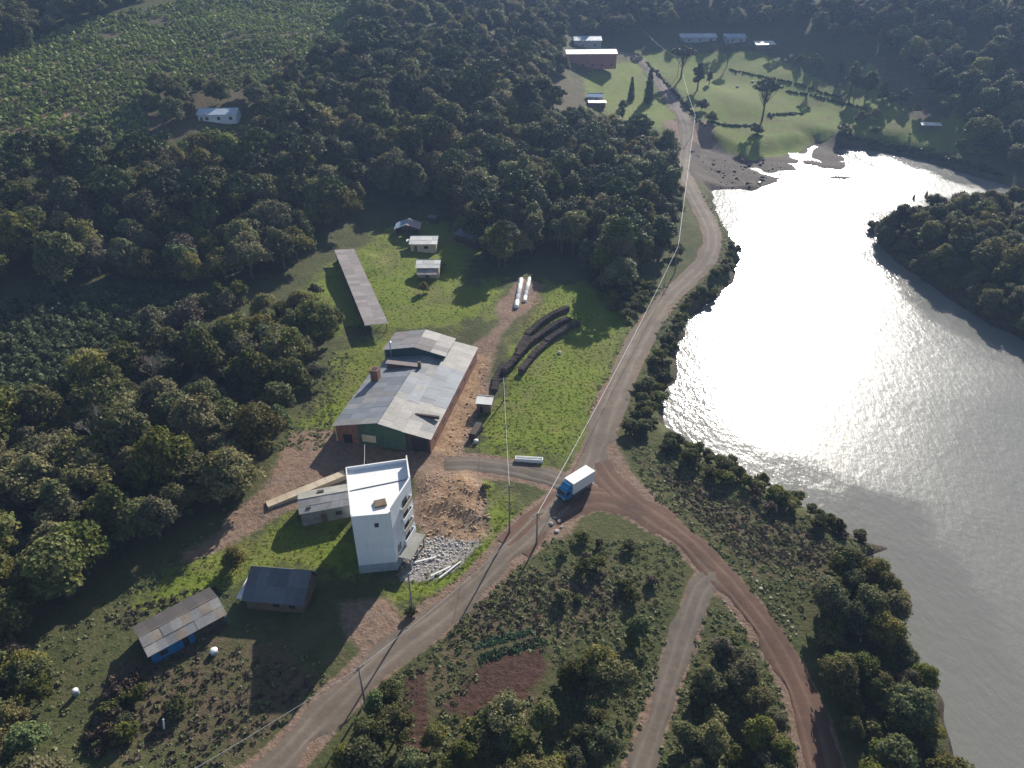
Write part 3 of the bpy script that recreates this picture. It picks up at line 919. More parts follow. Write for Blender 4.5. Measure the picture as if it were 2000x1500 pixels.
NT = {}
NT['west'] = wood([(0,850),(130,800),(230,690),(400,625),(560,600),(640,640),(650,700),(600,800),(548,880),(500,940),(430,1010),(360,1065),(300,1105),(215,1160),(110,1215),(40,1310),(-80,1360),(-160,1100),(-160,860)],
     5.7, {'dark': 4.5, 'olive': 4, 'grey': 2.5, 'green': .8, 'tall': 1, 'tan': .5, 'bush': .8, 'bare': .12}, 'in the left wood', .5, 1.2, 31, limit=125)
NT['back'] = wood([(-100,400),(0,370),(150,345),(300,345),(420,300),(560,280),(620,200),(650,130),(720,80),(850,75),(1000,110),(1085,150),(1040,200),(1130,250),(1200,275),(1300,315),(1325,400),(1300,490),(1240,560),(1190,590),(1160,530),(1060,505),(985,530),(950,500),(900,430),(850,405),(760,405),(640,470),(540,540),(430,575),(250,555),(60,570),(0,590),(-150,620)],
     7.0, {'dark': 5, 'olive': 4, 'grey': 1.2, 'green': .6, 'tall': 1.0, 'tan': .45, 'araucaria': 2.4}, 'in the back forest', .8, 1.4, 32, limit=75)
NT['pen'] = wood([(1690,447),(1800,420),(1900,408),(2100,390),(2300,380),(2300,760),(2000,690),(1900,630),(1800,560),(1700,480)],
     4.7, {'dark': 5, 'olive': 3, 'grey': .6, 'bush': 1}, 'on the wooded point', .4, .85, 33, limit=28)
NT['bank'] = wood([(1575,1190),(1640,1110),(1735,1140),(1760,1190),(1750,1220),(1775,1300),(1820,1390),(1840,1480),(1900,1600),(1690,1620),(1640,1500),(1605,1350),(1570,1260)],
     3.5, {'dark': 3, 'olive': 3, 'bush': 1.6}, 'on the lake bank', .26, .6, 34, limit=42)
NT['wedge'] = wood([(1350,1330),(1375,1250),(1430,1250),(1480,1320),(1525,1400),(1560,1500),(1575,1600),(1290,1600),(1310,1440)],
     3.8, {'olive': 3, 'grey': 3, 'dark': 1.5, 'bush': 1.5}, 'inside the track fork', .34, .58, 35, limit=36)
NT['mid'] = wood([(600,1520),(690,1410),(770,1350),(800,1400),(860,1450),(960,1420),(1080,1400),(1110,1330),(1170,1300),(1215,1320),(1225,1400),(1190,1500),(1170,1600),(560,1600)],
     3.9, {'olive': 2.5, 'dark': 3, 'green': 1.6, 'bush': 1.5}, 'below the ploughed bed', .34, .62, 36, limit=42)
NT['corner'] = wood([(-60,1320),(70,1320),(130,1390),(110,1470),(170,1600),(-100,1600)],
     4.0, {'green': 2.5, 'olive': 2, 'dark': 2}, 'in the lower left corner', .45, .7, 37)
# far woods
NT['farleft'] = wood([(-150,150),(0,118),(130,65),(250,15),(360,-40),(-150,-60)], 9.5, {'dark': 5, 'olive': 2, 'grey': 1}, 'far', .85, 1.3, 41, limit=0, box=(-800, -60, 300, 950))
NT['far'] = wood([(690,40),(690,-45),(2200,-45),(2200,340),(2000,340),(1900,290),(1850,225),(1760,150),(1710,112),(1660,92),(1560,66),(1480,56),(1330,54),(1250,62),(1210,78),(1110,62),(1085,100),(1000,105),(850,75),(760,70)],
     12.0, {'dark': 6, 'olive': 2.5, 'araucaria': 1.2, 'grey': .6}, 'far', .9, 1.4, 42, limit=0, box=(-250, 700, 330, 1000))
NT['shore'] = wood([(1650,232),(1720,190),(1800,225),(1900,300),(1990,345),(1960,352),(1850,320),(1740,285),(1640,262)], 15.0, {'dark': 4, 'bush': 4, 'olive': 2}, 'far', .45, .8, 43, limit=0)
NT['hillscrub'] = wood([(280,215),(330,180),(560,190),(600,230),(520,260),(480,240),(300,250)], 9.0, {'dark': 4, 'olive': 2}, 'far', .6, .95, 44, limit=0)
NT['barnside'] = wood([(960,110),(1000,90),(1095,62),(1108,150),(1060,160),(1000,170)], 8.0, {'dark': 4, 'olive': 3, 'araucaria': 1}, 'far', .6, 1.0, 46, limit=0)
NT['hill2'] = wood([(560,150),(660,120),(720,180),(640,240),(560,260)], 9.0, {'dark': 4, 'olive': 2, 'araucaria': 1}, 'far', .7, 1.0, 45, limit=0)

# shore and roadside bushes
def bushes(polypx, spacing, where, smin, smax, seed, mixd=None):
    return wood(polypx, spacing, mixd or {'bush': 4, 'drybush': 1}, where, smin, smax, seed)
NT['b1'] = bushes([(1392,395),(1405,440),(1448,505),(1410,565),(1335,635),(1318,690),(1305,760),(1292,830),(1250,870),(1222,850),(1232,780),(1270,690),(1300,630),(1345,585),(1405,520),(1412,480),(1400,430),(1375,385)], 2.9, 'on the road bank', .55, 1.15, 51, {'bush': 5, 'drybush': .6})
NT['b2'] = bushes([(1300,850),(1380,890),(1500,952),(1620,1015),(1715,1062),(1690,1075),(1600,1040),(1480,985),(1360,920),(1290,880)], 2.7, 'on the shore slope', .6, 1.1, 52, {'bush': 4, 'drybush': 1.5})
NT['b3'] = bushes([(1060,1060),(1140,1040),(1250,1060),(1290,1150),(1250,1290),(1170,1280),(1090,1200),(1020,1110)], 5.6, 'in the road fork scrub', .4, .85, 53)
NT['b6'] = bushes([(1690,440),(1720,438),(1800,520),(1900,592),(2010,645),(2010,690),(1870,610),(1780,550),(1705,485)], 2.6, 'along the near shore of the wooded point', .5, 1.1, 56, {'bush': 4, 'drybush': 1.2})
NT['b4'] = bushes([(1150,530),(1250,560),(1300,560),(1270,610),(1230,640),(1180,600)], 2.6, 'beside the road bend', .7, 1.3, 54)

# dark leafy strips added for tree-shadow lines on the far pasture, plus hedges
def hedge(label, line, s, seed):
    P = spline(W(line), .6)[:, :2]; r = np.random.default_rng(seed)
    P = P + r.normal(size=P.shape) * .7
    LEAFY_STRIPS.append((label, P, s, seed))
LEAFY_STRIPS = []
hedge('upper dark hedge line across the far pasture', [(1425,136),(1500,152),(1570,168),(1640,190)], 2.0, 1)
hedge('middle dark hedge line across the far pasture', [(1535,178),(1600,190),(1690,212)], 2.2, 2)
hedge('short dark hedge under the lone araucaria', [(1500,226),(1545,223),(1565,222)], 2.2, 3)
hedge('dark hedge along the lower rim of the far pasture', [(1385,238),(1430,246),(1475,246)], 2.4, 4)
hedge('dark hedge along the right side of the far road', [(1262,122),(1290,150),(1318,182),(1345,212),(1372,245)], 2.0, 5)
hedge('dark scrub line on the shore of the far meadow', [(1640,262),(1720,282),(1800,298),(1890,322),(1960,345)], 3.0, 6)
NT['b5'] = bushes([(165,1420),(230,1325),(285,1310),(300,1380),(260,1440),(190,1480)], 2.3, 'in the brown thicket at lower left', .5, 1.0, 55, {'drybush': 5, 'bush': 2.1})
# single trees that stand alone
def lone(kind, px, py, s, label, sz=None, variant=0):
    p = pg(px, py); return tree(kind, p[0], p[1], s, label, None, sz, variant)
lone('olive', 463, 1108, .42, 'small round tree on the grass above the dark-roofed house')
lone('araucaria', 1488, 236, 1.5, 'lone flat-topped araucaria standing in the sunlit far pasture', 1.35)
lone('araucaria', 1330, 152, 1.6, 'tall araucaria beside the road at the top of the pasture', 1.15, 1)
lone('tall', 1362, 176, 1.2, 'slender dark tree right of the roadside araucaria')
lone('cypress', 1266, 200, 1.5, 'taller of the two dark cypress trees by the far road')
lone('cypress', 1232, 196, 1.05, 'shorter of the two dark cypress trees by the far road')
lone('dark', 1690, 190, 1.2, 'leftmost dark tree of the row right of the far pasture')
lone('tall', 1660, 180, 1.3, 'dark tree at the upper right edge of the far pasture')
lone('tall', 1720, 205, 1.0, 'small dark tree beside the shaded far meadow')
lone('dark', 975, 525, 1.0, 'big dark tree at the right end of the pasture', 1.25, 1)
lone('olive', 828, 572, .32, 'small sapling below the white-roofed hut in the pasture')
lone('bush', 862, 525, .8, 'dark shrub right of the lower white-roofed hut')
lone('bush', 655, 640, 1.3, 'dark upright shrub at the left corner of the factory lawn', 1.9)
lone('bush', 620, 575, 1.2, 'dark low hedge clump left of the long shed')
lone('green', 1245, 1245, .45, 'dark green tree at the left side of the gravel track')
lone('grey', 1190, 1350, .68, 'large grey-green tree below the small ploughed bed', None, 1)
lone('bush', 353, 1390, .95, 'dark shrub in the dry field at the lower left')
lone('bush', 948, 955, .5, 'tiny shrub on the grass beside the driveway')
lone('bush', 805, 1200, .55, 'small shrub at the foot of the roadside pole')
lone('bush', 1320, 500, 1.5, 'rounded dark bush inside the road bend', 1.5)
lone('cypress', 1778, 408, .5, 'left pointed tree at the tip of the wooded point')
lone('cypress', 1802, 404, .55, 'right pointed tree at the tip of the wooded point')
lone('bare', 195, 905, 1.25, 'pale leafless tree in the middle of the left wood')
lone('green', 1020, 440, 1.0, 'yellow-green tree at the front of the central forest')
lone('tall', 1385, 165, .6, 'small tree in the pasture right of the roadside trees')
lone('tall', 1640, 150, .75, 'tall dark tree at the top right corner of the far pasture')
lone('araucaria', 1668, 190, .7, 'small araucaria at the right edge of the far pasture')
lone('olive', 1600, 135, .6, 'olive tree on the upper rim of the far pasture')
lone('dark', 1560, 128, .55, 'dark tree on the upper rim of the far pasture')
lone('bush', 1480, 262, 2.2, 'wide shrub at the foot of the lone araucaria', 1.6)
lone('bush', 1650, 262, 2.4, 'shrub on the pasture corner near the lake head', 1.8)
lone('bush', 1370, 215, 2.0, 'shrub on the slope right of the far road')
lone('bush', 1390, 240, 2.0, 'shrub beside the stream mouth below the pasture')
lone('araucaria', 1585, 150, .8, 'araucaria standing high in the far pasture'); lone('araucaria', 1420, 128, .75, 'araucaria in the upper left of the far pasture', None, 1)
lone('dark', 1760, 205, .7, 'dark tree in the shaded far meadow')
lone('olive', 1215, 215, .5, 'olive tree below the two far cypresses')
lone('tall', 1215, 235, .55, 'small dark tree below the far cottage')

# ------------------------------------------------------------------ the rest of the forest, one mass
def forest_mass(name, label, items):
    kinds = sorted({(k, i) for _, _, k, i, _, _ in items})
    P = np.array([(x, y, float(zat(x, y)) - .05) for x, y, *_ in items])
    me = bpy.data.meshes.new(name)
    me.from_pydata(P.tolist(), [], [])
    def fl(n, arr, t='FLOAT'):
        a = me.attributes.new(n, t, 'POINT'); a.data.foreach_set('value', arr)
    fl('kind', np.array([kinds.index((k, i)) for _, _, k, i, _, _ in items], np.int32), 'INT')
    fl('scl', np.array([s for *_, s, _ in items], np.float32))
    fl('rot', np.array([q for *_, q in items], np.float32))
    o = link(name, me)
    g = bpy.data.node_groups.new(name + '_nodes', 'GeometryNodeTree')
    g.interface.new_socket('Geometry', in_out='INPUT', socket_type='NodeSocketGeometry')
    g.interface.new_socket('Geometry', in_out='OUTPUT', socket_type='NodeSocketGeometry')
    gi = g.nodes.new('NodeGroupInput'); go = g.nodes.new('NodeGroupOutput')
    jn = g.nodes.new('GeometryNodeJoinGeometry')
    def named(n, t):
        a = g.nodes.new('GeometryNodeInputNamedAttribute'); a.data_type = t; a.inputs['Name'].default_value = n
        return a.outputs['Attribute']
    kd, sc, ro = named('kind', 'INT'), named('scl', 'FLOAT'), named('rot', 'FLOAT')
    cx = g.nodes.new('ShaderNodeCombineXYZ'); g.links.new(ro, cx.inputs[2])
    e2r = g.nodes.new('FunctionNodeEulerToRotation'); g.links.new(cx.outputs[0], e2r.inputs[0])
    for n, (k, i) in enumerate(kinds):
        cmpn = g.nodes.new('FunctionNodeCompare'); cmpn.data_type = 'INT'; cmpn.operation = 'EQUAL'
        g.links.new(kd, cmpn.inputs[2]); cmpn.inputs[3].default_value = n
        oi = g.nodes.new('GeometryNodeObjectInfo'); oi.transform_space = 'ORIGINAL'
        oi.inputs['Object'].default_value = CROWN_OBJ[(k, i)]; oi.inputs['As Instance'].default_value = True
        ip = g.nodes.new('GeometryNodeInstanceOnPoints')
        g.links.new(gi.outputs[0], ip.inputs['Points']); g.links.new(cmpn.outputs[0], ip.inputs['Selection'])
        g.links.new(oi.outputs['Geometry'], ip.inputs['Instance'])
        g.links.new(e2r.outputs[0], ip.inputs['Rotation']); g.links.new(sc, ip.inputs['Scale'])
        g.links.new(ip.outputs[0], jn.inputs[0])
    g.links.new(jn.outputs[0], go.inputs[0])
    md = o.modifiers.new('scatter', 'NODES'); md.node_group = g
    return tag(o, label, 'forest', kind='stuff')
for k in list({(a[2], a[3]) for a in FOREST_STUFF}):
    if k not in CROWN_OBJ:
        raise RuntimeError('no tree of kind %s' % (k,))
forest_mass('forest', 'dark mixed forest covering the hills behind', FOREST_STUFF)
print('TREES', NT, len(FOREST_STUFF))

# ------------------------------------------------------------------ plantation shrubs, weeds and grass tufts: masses of small clumps
def clump(ncards, size, h, seed, up=.5):
    r = np.random.default_rng(seed)
    d = r.normal(size=(ncards, 3)); d[:, 2] = np.abs(d[:, 2]); d /= np.linalg.norm(d, axis=1)[:, None]
    pos = d * np.array([.5, .5, h]) * r.uniform(.6, 1.05, (ncards, 1))
    nor = d + r.normal(size=(ncards, 3)) * .6; nor /= np.linalg.norm(nor, axis=1)[:, None]
    t = np.cross(nor, r.normal(size=(ncards, 3))); t /= np.linalg.norm(t, axis=1)[:, None]
    bt = np.cross(nor, t); s = size * r.uniform(.6, 1.2, (ncards, 1))
    return np.stack([pos - t * s - bt * s, pos + t * s - bt * s, pos + t * s * .8 + bt * s, pos - t * s * .8 + bt * s + nor * s * .4], 1).reshape(-1, 3)
def clumps(name, label, cat, P, smin, smax, mat, ncards, size, h, seed, nvar=5):
    r = np.random.default_rng(seed)
    T = np.stack([clump(ncards, size, h, seed + i) for i in range(nvar)])
    k = r.integers(nvar, size=len(P)); s = r.uniform(smin, smax, len(P)); a = r.uniform(0, 6.28, len(P))
    v = T[k] * s[:, None, None]
    c, sn = np.cos(a)[:, None], np.sin(a)[:, None]
    z = zat(P[:, 0], P[:, 1])
    w = np.stack([v[..., 0] * c - v[..., 1] * sn + P[:, 0:1], v[..., 0] * sn + v[..., 1] * c + P[:, 1:2], v[..., 2] + z[:, None] - .04], -1).reshape(-1, 3)
    me = mesh_np(name, w, np.arange(len(w)).reshape(-1, 4), 4, [mat])
    return tag(link(name, me), label, cat, kind='stuff')
def rows(polypx, dx, dy, ang, seed, drop=.2, gap=.16):
    """planted rows with gaps"""
    poly = region(polypx); r = np.random.default_rng(seed)
    c = poly.mean(0); R = np.abs(poly - c).max() * 1.5
    gx, gy = np.meshgrid(np.arange(-R, R, dx), np.arange(-R, R, dy))
    gx = gx + (r.random(gx.shape) - .5) * dx * .5; gy = gy + (r.random(gx.shape) - .5) * dy * .4
    ca, sa = math.cos(ang), math.sin(ang)
    x = (c[0] + gx * ca - gy * sa).ravel(); y = (c[1] + gx * sa + gy * ca).ravel()
    P = np.stack([x, y], -1)
    v, px, py = visible(P, 0)
    k = v & (poly_sd(px, py, np.array(polypx, float)) > 0) & (r.random(len(x)) > drop) & (value_noise(x + 900, y + 900, 14, seed) > gap)
    return P[k]
M['shrub_mate'] = leafmat('shrub_mate', [(0.118, 0.170, 0.046), (0.193, 0.243, 0.071), (0.289, 0.318, 0.105)], trans=.3)
M['shrub_bright'] = leafmat('shrub_bright', [(.080, .125, .025), (.125, .175, .040), (.18, .21, .065)], trans=.35)
M['weeds'] = leafmat('weeds', [(0.122, 0.154, 0.036), (0.181, 0.216, 0.052), (0.259, 0.239, 0.081)], trans=.35)
M['hedge'] = leafmat('hedge', [(.030, .045, .018), (.050, .068, .025), (.08, .09, .036)], trans=.25)  # dark foliage, also for the strips that imitate tree-shadow lines
for _l, _P, _s, _k in LEAFY_STRIPS:
    clumps('hedge', _l, 'hedge', _P, _s * .4, _s * .85, M['hedge'], 26, .2, .55, 200 + _k)
M['grass_tuft'] = leafmat('grass_tuft', [(0.123, 0.164, 0.022), (0.198, 0.232, 0.031), (0.264, 0.254, 0.048)], trans=.35)
M['dry_tuft'] = leafmat('dry_tuft', [(0.098, 0.075, 0.040), (0.161, 0.115, 0.069), (0.218, 0.172, 0.109)], trans=.25)
PA = rows([(0,345),(-120,340),(-120,120),(0,105),(150,45),(350,2),(520,-40),(740,-40),(735,70),(640,130),(560,180),(330,180),(280,215),(290,255),(480,250),(420,290),(200,325)], 2.3, 3.1, .5, 61, .1)
PB = rows([(-60,625),(60,580),(90,570),(300,560),(430,590),(420,615),(240,690),(130,800),(-60,850)], 2.3, 2.6, .7, 62, .1, .04)
clumps('plantation', 'rows of leafy shrubs planted over the upper left hillside', 'plantation', PA, 1.1, 2.9, M['shrub_mate'], 24, .18, .7, 63)
clumps('plantation', 'bright green planted shrubs between the two woods at left', 'plantation', PB, 1.8, 3.4, M['shrub_bright'], 90, .10, .8, 64)
def fill(polypx, spacing, seed):
    P = scatter(region(polypx), spacing * .78, seed=seed, avoid=-.25)
    v, _, _ = visible(P, 0)
    for B in BEDS:
        v &= poly_sd(P[:, 0], P[:, 1], B) < .2
    return P[v]
BEDS = REG['plough'] + [region([(905,1265),(1035,1215),(1075,1250),(930,1305)])]
WEEDS = np.vstack([fill(q, sp, 70 + i) for i, (q, sp) in enumerate([
 ([(-40,1330),(110,1220),(300,1170),(420,1150),(470,1210),(560,1260),(690,1310),(600,1400),(470,1500),(380,1600),(-60,1600)], 2.3),
 ([(1010,1080),(1150,1025),(1320,1062),(1345,1110),(1310,1180),(1290,1300),(1230,1480),(1060,1480),(820,1490),(700,1400),(800,1300),(900,1210)], 1.2),
 ([(1380,1190),(1430,1170),(1490,1260),(1550,1400),(1570,1560),(1260,1560),(1310,1400)], 1.2),
 ([(1225,860),(1300,850),(1420,930),(1560,1000),(1720,1075),(1640,1110),(1580,1180),(1540,1260),(1480,1170),(1380,1060),(1260,960)], 1.2),
 ([(1210,840),(1290,620),(1400,520),(1410,460),(1365,385),(1392,372),(1450,505),(1330,640),(1298,830)], 1.6),
 ([(1210,830),(1150,790),(1250,590),(1300,540),(1330,560),(1250,700)], 1.7),
 ([(640,880),(540,880),(350,1100),(280,1170),(200,1200),(420,1010),(560,850),(640,700),(690,660)], 1.5),
])])
clumps('weeds', 'rough weeds and scrub covering the verges and slopes', 'weeds', WEEDS, .3, 1.3, M['weeds'], 12, .17, .17, 81)
DRY = np.vstack([fill(q, sp, 90 + i) for i, (q, sp) in enumerate([
 ([(160,1480),(180,1380),(290,1290),(420,1260),(560,1300),(620,1340),(560,1420),(420,1500)], 1.6),
 ([(860,1260),(1000,1130),(1080,1110),(1180,1110),(1230,1160),(1160,1230),(1080,1240),(920,1270)], 1.4),
 ([(1280,900),(1440,965),(1600,1045),(1660,1085),(1560,1120),(1440,1080),(1320,980)], 1.25),
 ([(200,1200),(300,1165),(420,1140),(450,1165),(300,1190),(240,1240)], 1.3),
])])
clumps('dry_grass', 'tufts of brown dry grass in the fields and on the bank', 'grass', DRY, .5, 1.5, M['dry_tuft'], 9, .17, .22, 95)
GR = np.vstack([fill(q, sp, 100 + i) for i, (q, sp) in enumerate([
 ([(990,735),(1010,660),(1060,545),(1150,560),(1240,600),(1180,770),(1115,890),(970,885),(945,850),(965,780)], 1.25),
 ([(935,940),(1045,1000),(960,1080),(860,1165),(770,1190),(790,1140),(900,1085),(965,1020)], 1.2),
 ([(590,590),(665,510),(770,448),(860,435),(935,490),(905,560),(980,545),(960,620),(760,640),(690,632),(600,640)], 1.9),
 ([(585,838),(650,738),(700,670),(760,660),(655,842)], 1.4),
 ([(300,1165),(360,1112),(560,1015),(680,1030),(690,1120),(560,1100),(420,1145)], 1.3),
])])
clumps('grass', 'short bright grass of the meadow and lawns', 'grass', GR, .25, .8, M['grass_tuft'], 8, .2, .18, 110)

# ------------------------------------------------------------------ building materials
M['sheet_blue'] = corrugated('sheet_blue', (.25, .27, .30), (.17, .17, .18))
M['sheet_pale'] = corrugated('sheet_pale', (.38, .355, .325), (.24, .20, .17))
M['sheet_mid'] = corrugated('sheet_mid', (.30, .295, .29), (.18, .165, .15))
M['sheet_fibre'] = corrugated('sheet_fibre', (.31, .275, .265), (.21, .18, .165), .8, .5, .2)
M['sheet_white'] = corrugated('sheet_white', (.68, .66, .62), (.52, .47, .42), .5, .4)
M['sheet_dark'] = corrugated('sheet_dark', (.15, .155, .175), (.10, .10, .105), .7)
M['sheet_brown'] = corrugated('sheet_brown', (.085, .075, .072), (.06, .048, .042), .85)
M['sheet_tan'] = corrugated('sheet_tan', (.36, .30, .24), (.24, .16, .11), .8, .7)
M['sheet_sky'] = corrugated('sheet_sky', (.34, .43, .55), (.27, .33, .40), .5)
M['sheet_rose'] = corrugated('sheet_rose', (.40, .33, .31), (.28, .20, .17), .8)
M['white_wall'] = plain('white_wall', (.76, .785, .83), .7, .08, .35, tint=(.66, .67, .70))
nt = M['white_wall'].node_tree     # rain streaks down the walls
mpn = N(nt, 'ShaderNodeMapping'); mpn.inputs['Scale'].default_value = (2.2, 2.2, .12); nt.links.new(worldpos(nt), mpn.inputs[0])
pb = next(n for n in nt.nodes if n.type == 'BSDF_PRINCIPLED'); src = pb.inputs['Base Color'].links[0].from_socket
nt.links.new(mix(nt, ramp(nt, noise(nt, mpn.outputs[0], 1.0, 4, .6), [(.5, 0.0), (.75, .35)]), src, (.55, .55, .54)), pb.inputs['Base Color'])
M['plinth'] = plain('plinth', (.33, .36, .40), .8, .2, .5)
M['terrace'] = plain('terrace', (.84, .82, .79), .6, .08, .3, tint=(.70, .66, .60))
M['concrete'] = plain('concrete', (.30, .29, .26), .9, .3, .6, tint=(.20, .20, .16))
M['cream'] = plain('cream', (.56, .46, .33), .85, .2, .5, tint=(.42, .32, .22))
M['brick_wall'] = plain('brick_wall', (.22, .10, .065), .9, .35, 1.2)
M['green_wood'] = plain('green_wood', (.045, .10, .065), .8, .4, 1.0, tint=(.08, .09, .06))
M['teal_wood'] = plain('teal_wood', (.028, .07, .075), .8, .3, 1.0)
M['wood'] = plain('wood', (.16, .115, .075), .9, .4, 1.2)
M['dark_wood'] = plain('dark_wood', (.065, .05, .04), .9, .4, 1.2)
M['blue_paint'] = plain('blue_paint', (.02, .16, .38), .6, .3, 1.0)
M['rose_wall'] = plain('rose_wall', (.36, .16, .14), .85, .25, .6)
M['steel'] = plain('steel', (.45, .47, .50), .35, .2, 1.5, .7)
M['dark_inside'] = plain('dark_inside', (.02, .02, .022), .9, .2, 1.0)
M['glass'] = plain('glass', (.04, .055, .07), .12, .1, .5)
M['black'] = plain('black_rubber', (.02, .02, .02), .8, .3, 2.0)
M['truck_blue'] = plain('truck_blue', (.018, .20, .42), .3, .15, 1.0)
M['truck_white'] = plain('truck_white', (.76, .75, .74), .45, .08, .8)
M['pole'] = plain('pole_concrete', (.24, .22, .20), .9, .2, 1.0)
M['plastic_white'] = plain('plastic_white', (.82, .82, .78), .5, .08, .7)
M['stone'] = plain('stone', (.44, .40, .36), .9, .3, 1.5)
M['wire'] = plain('wire', (.62, .62, .60), .6, .1, 1.0)
M['log'] = plain('log', (.095, .065, .05), .95, .4, 1.0, tint=(.16, .13, .11))

def to_local(root, p):
    c, s = math.cos(root.rotation_euler[2]), math.sin(root.rotation_euler[2])
    dx, dy = p[0] - root.location[0], p[1] - root.location[1]
    return (dx * c + dy * s, -dx * s + dy * c, p[2] - root.location[2])

def roof(root, q, n, mat, rows=1, name='roof', seed=0, lift=.05):
    """q: eave A, eave B, ridge B, ridge A. A deck of purlins that carries overlapping sheets, each a piece of its own"""
    r = random.Random(seed + int(abs(q[0][0]) * 10))
    A, B, C, D = [Vector(p) for p in q]
    n_up = (B - A).cross(D - A).normalized()
    if n_up.z < 0: n_up = -n_up
    mb = MB()
    for k in range(4):
        t = .04 + k * .92 / 3
        a = A.lerp(D, t); b = B.lerp(C, t); e = (D - A).normalized() * .06
        mb.slab([a - e, b - e, b + e, a + e], .1)
    deck = mb.build(name, M['dark_wood'], root)
    for i in range(n):
        for j in range(rows):
            u0, u1 = i / n - .004, (i + 1) / n + .004
            v0, v1 = max(0, j / rows - .02), (j + 1) / rows
            o = n_up * (lift + .025 * (j) + r.uniform(0, .035))
            P = lambda u, v: A.lerp(B, u).lerp(D.lerp(C, u), v) + o + n_up * (.015 if v == v0 and j else 0)
            mt = mat if not isinstance(mat, (list, tuple)) else mat[min(len(mat) - 1, int(r.random() * len(mat)))]
            MB().slab([P(u0, v0), P(u1, v0), P(u1, v1), P(u0, v1)], .025).build('roof_sheet', mt, deck)
    return deck

def gable(root, L, Wd, hw, hr, m1, m2, mw, over=.35, ridge=.5, n=5, rows=1, walls=True, seed=0):
    """local X along the ridge; Y=0 front eave, Y=Wd back eave"""
    yr = Wd * ridge
    if walls:
        mb = MB()
        t = .15
        mb.box(0, L, 0, t, -.6, hw - .08)
        mb.box(0, L, Wd - t, Wd, -.6, hw - .08)
        for x in (0, L - t):
            poly = [(t + .003, -.6), (Wd - t - .003, -.6), (Wd - t - .003, hw - .08), (yr, hr - .1), (t + .003, hw - .08)]
            vs = [(x + .002, a, b_) for a, b_ in poly] + [(x + t - .002, a, b_) for a, b_ in poly]
            k = len(poly)
            mb.add(vs, [tuple(range(k)), tuple(range(k, 2 * k))[::-1]] + [(i, k + i, k + (i + 1) % k, (i + 1) % k) for i in range(k)])
        mb.build('wall', mw, root)
    s1 = (hr - hw) / max(yr, .01); s2 = (hr - hw) / max(Wd - yr, .01)
    roof(root, [(-over, -over, hw - s1 * over), (L + over, -over, hw - s1 * over), (L + over, yr, hr), (-over, yr, hr)], n, m1, rows, seed=seed)
    if ridge < .99:
        roof(root, [(-over, Wd + over, hw - s2 * over), (L + over, Wd + over, hw - s2 * over), (L + over, yr + .02, hr), (-over, yr + .02, hr)], n, m2, rows, seed=seed + 5)
        MB().tube([(-over, yr, hr + .07), (L + over, yr, hr + .07)], .1, 6).build('ridge_cap', m1 if not isinstance(m1, (list, tuple)) else m1[0], root)

def opening(root, x0, x1, y, z0, z1, name='door', mat='wood', side='y', depth=.06, sub=None):
    """a door or window set 6 cm proud of a wall whose face is at y (side 'y' faces -Y, 'Y' faces +Y, 'x' faces -X, 'X' faces +X)"""
    mb = MB(); fr = MB()
    w = .07
    def bx(m, a0, a1, b0, b1, d):
        if side == 'y': m.box(a0, a1, y - d, y + .02, b0, b1)
        elif side == 'Y': m.box(a0, a1, y - .02, y + d, b0, b1)
        elif side == 'x': m.box(y - d, y + .02, a0, a1, b0, b1)
        else: m.box(y - .02, y + d, a0, a1, b0, b1)
    bx(mb, x0 + w, x1 - w, z0 + (w if name == 'window' else 0), z1 - w, depth * .5)
    o = mb.build(name, M[mat], root)
    bx(fr, x0, x0 + w, z0, z1, depth); bx(fr, x1 - w, x1, z0, z1, depth); bx(fr, x0 + w + .002, x1 - w - .002, z1 - w, z1, depth - .004)
    if name == 'window': bx(fr, x0 + w + .002, x1 - w - .002, z0, z0 + w, depth - .004)
    fr.build('frame', M[sub or 'wood'], o)
    return o

# ------------------------------------------------------------------ factory
fz = 0.2
fac = thing('factory', 'large factory with patched grey corrugated roofs and a brick chimney', 'factory', (-38.2, 124.0, fz), math.radians(78))
E0, R0 = 4.4, 6.6
# front block
roof(fac, [(-.4, .4, E0 - .1), (21, .4, E0 - .1), (21, -10.3, R0), (-.4, -10.3, R0)], 10, [M['sheet_blue'], M['sheet_blue'], M['sheet_mid']], 3, seed=1)
roof(fac, [(-.6, -15.6, 5.45), (10, -15.6, 5.45), (10, -10.32, R0), (-.6, -10.32, R0)], 5, [M['sheet_pale']], 2, seed=2)
roof(fac, [(10, -15.6, 5.45), (21, -15.6, 5.45), (21, -10.32, R0), (10, -10.32, R0)], 5, [M['sheet_blue'], M['sheet_mid']], 2, seed=3)
roof(fac, [(-.6, -21.9, 4.2), (11, -21.9, 4.2), (11, -15.3, 5.35), (-.6, -15.3, 5.35)], 5, [M['sheet_pale'], M['sheet_pale'], M['sheet_mid']], 2, seed=4)
roof(fac, [(11, -21.9, 4.2), (27, -21.9, 4.2), (27, -15.3, 5.35), (11, -15.3, 5.35)], 8, [M['sheet_blue']], 2, seed=5)
roof(fac, [(27, -21.9, 4.2), (39.3, -21.9, 4.2), (39.3, -15.3, 5.35), (27, -15.3, 5.35)], 6, [M['sheet_pale']], 2, seed=6)
# low middle block
roof(fac, [(21.1, -.6, 3.9), (30.4, -.6, 3.9), (30.4, -10.3, 5.5), (21.1, -10.3, 5.5)], 5, [M['sheet_mid'], M['sheet_blue']], 3, seed=7)
roof(fac, [(21.1, -15.6, 4.8), (30.4, -15.6, 4.8), (30.4, -10.32, 5.5), (21.1, -10.32, 5.5)], 5, [M['sheet_mid'], M['sheet_blue']], 2, seed=8)
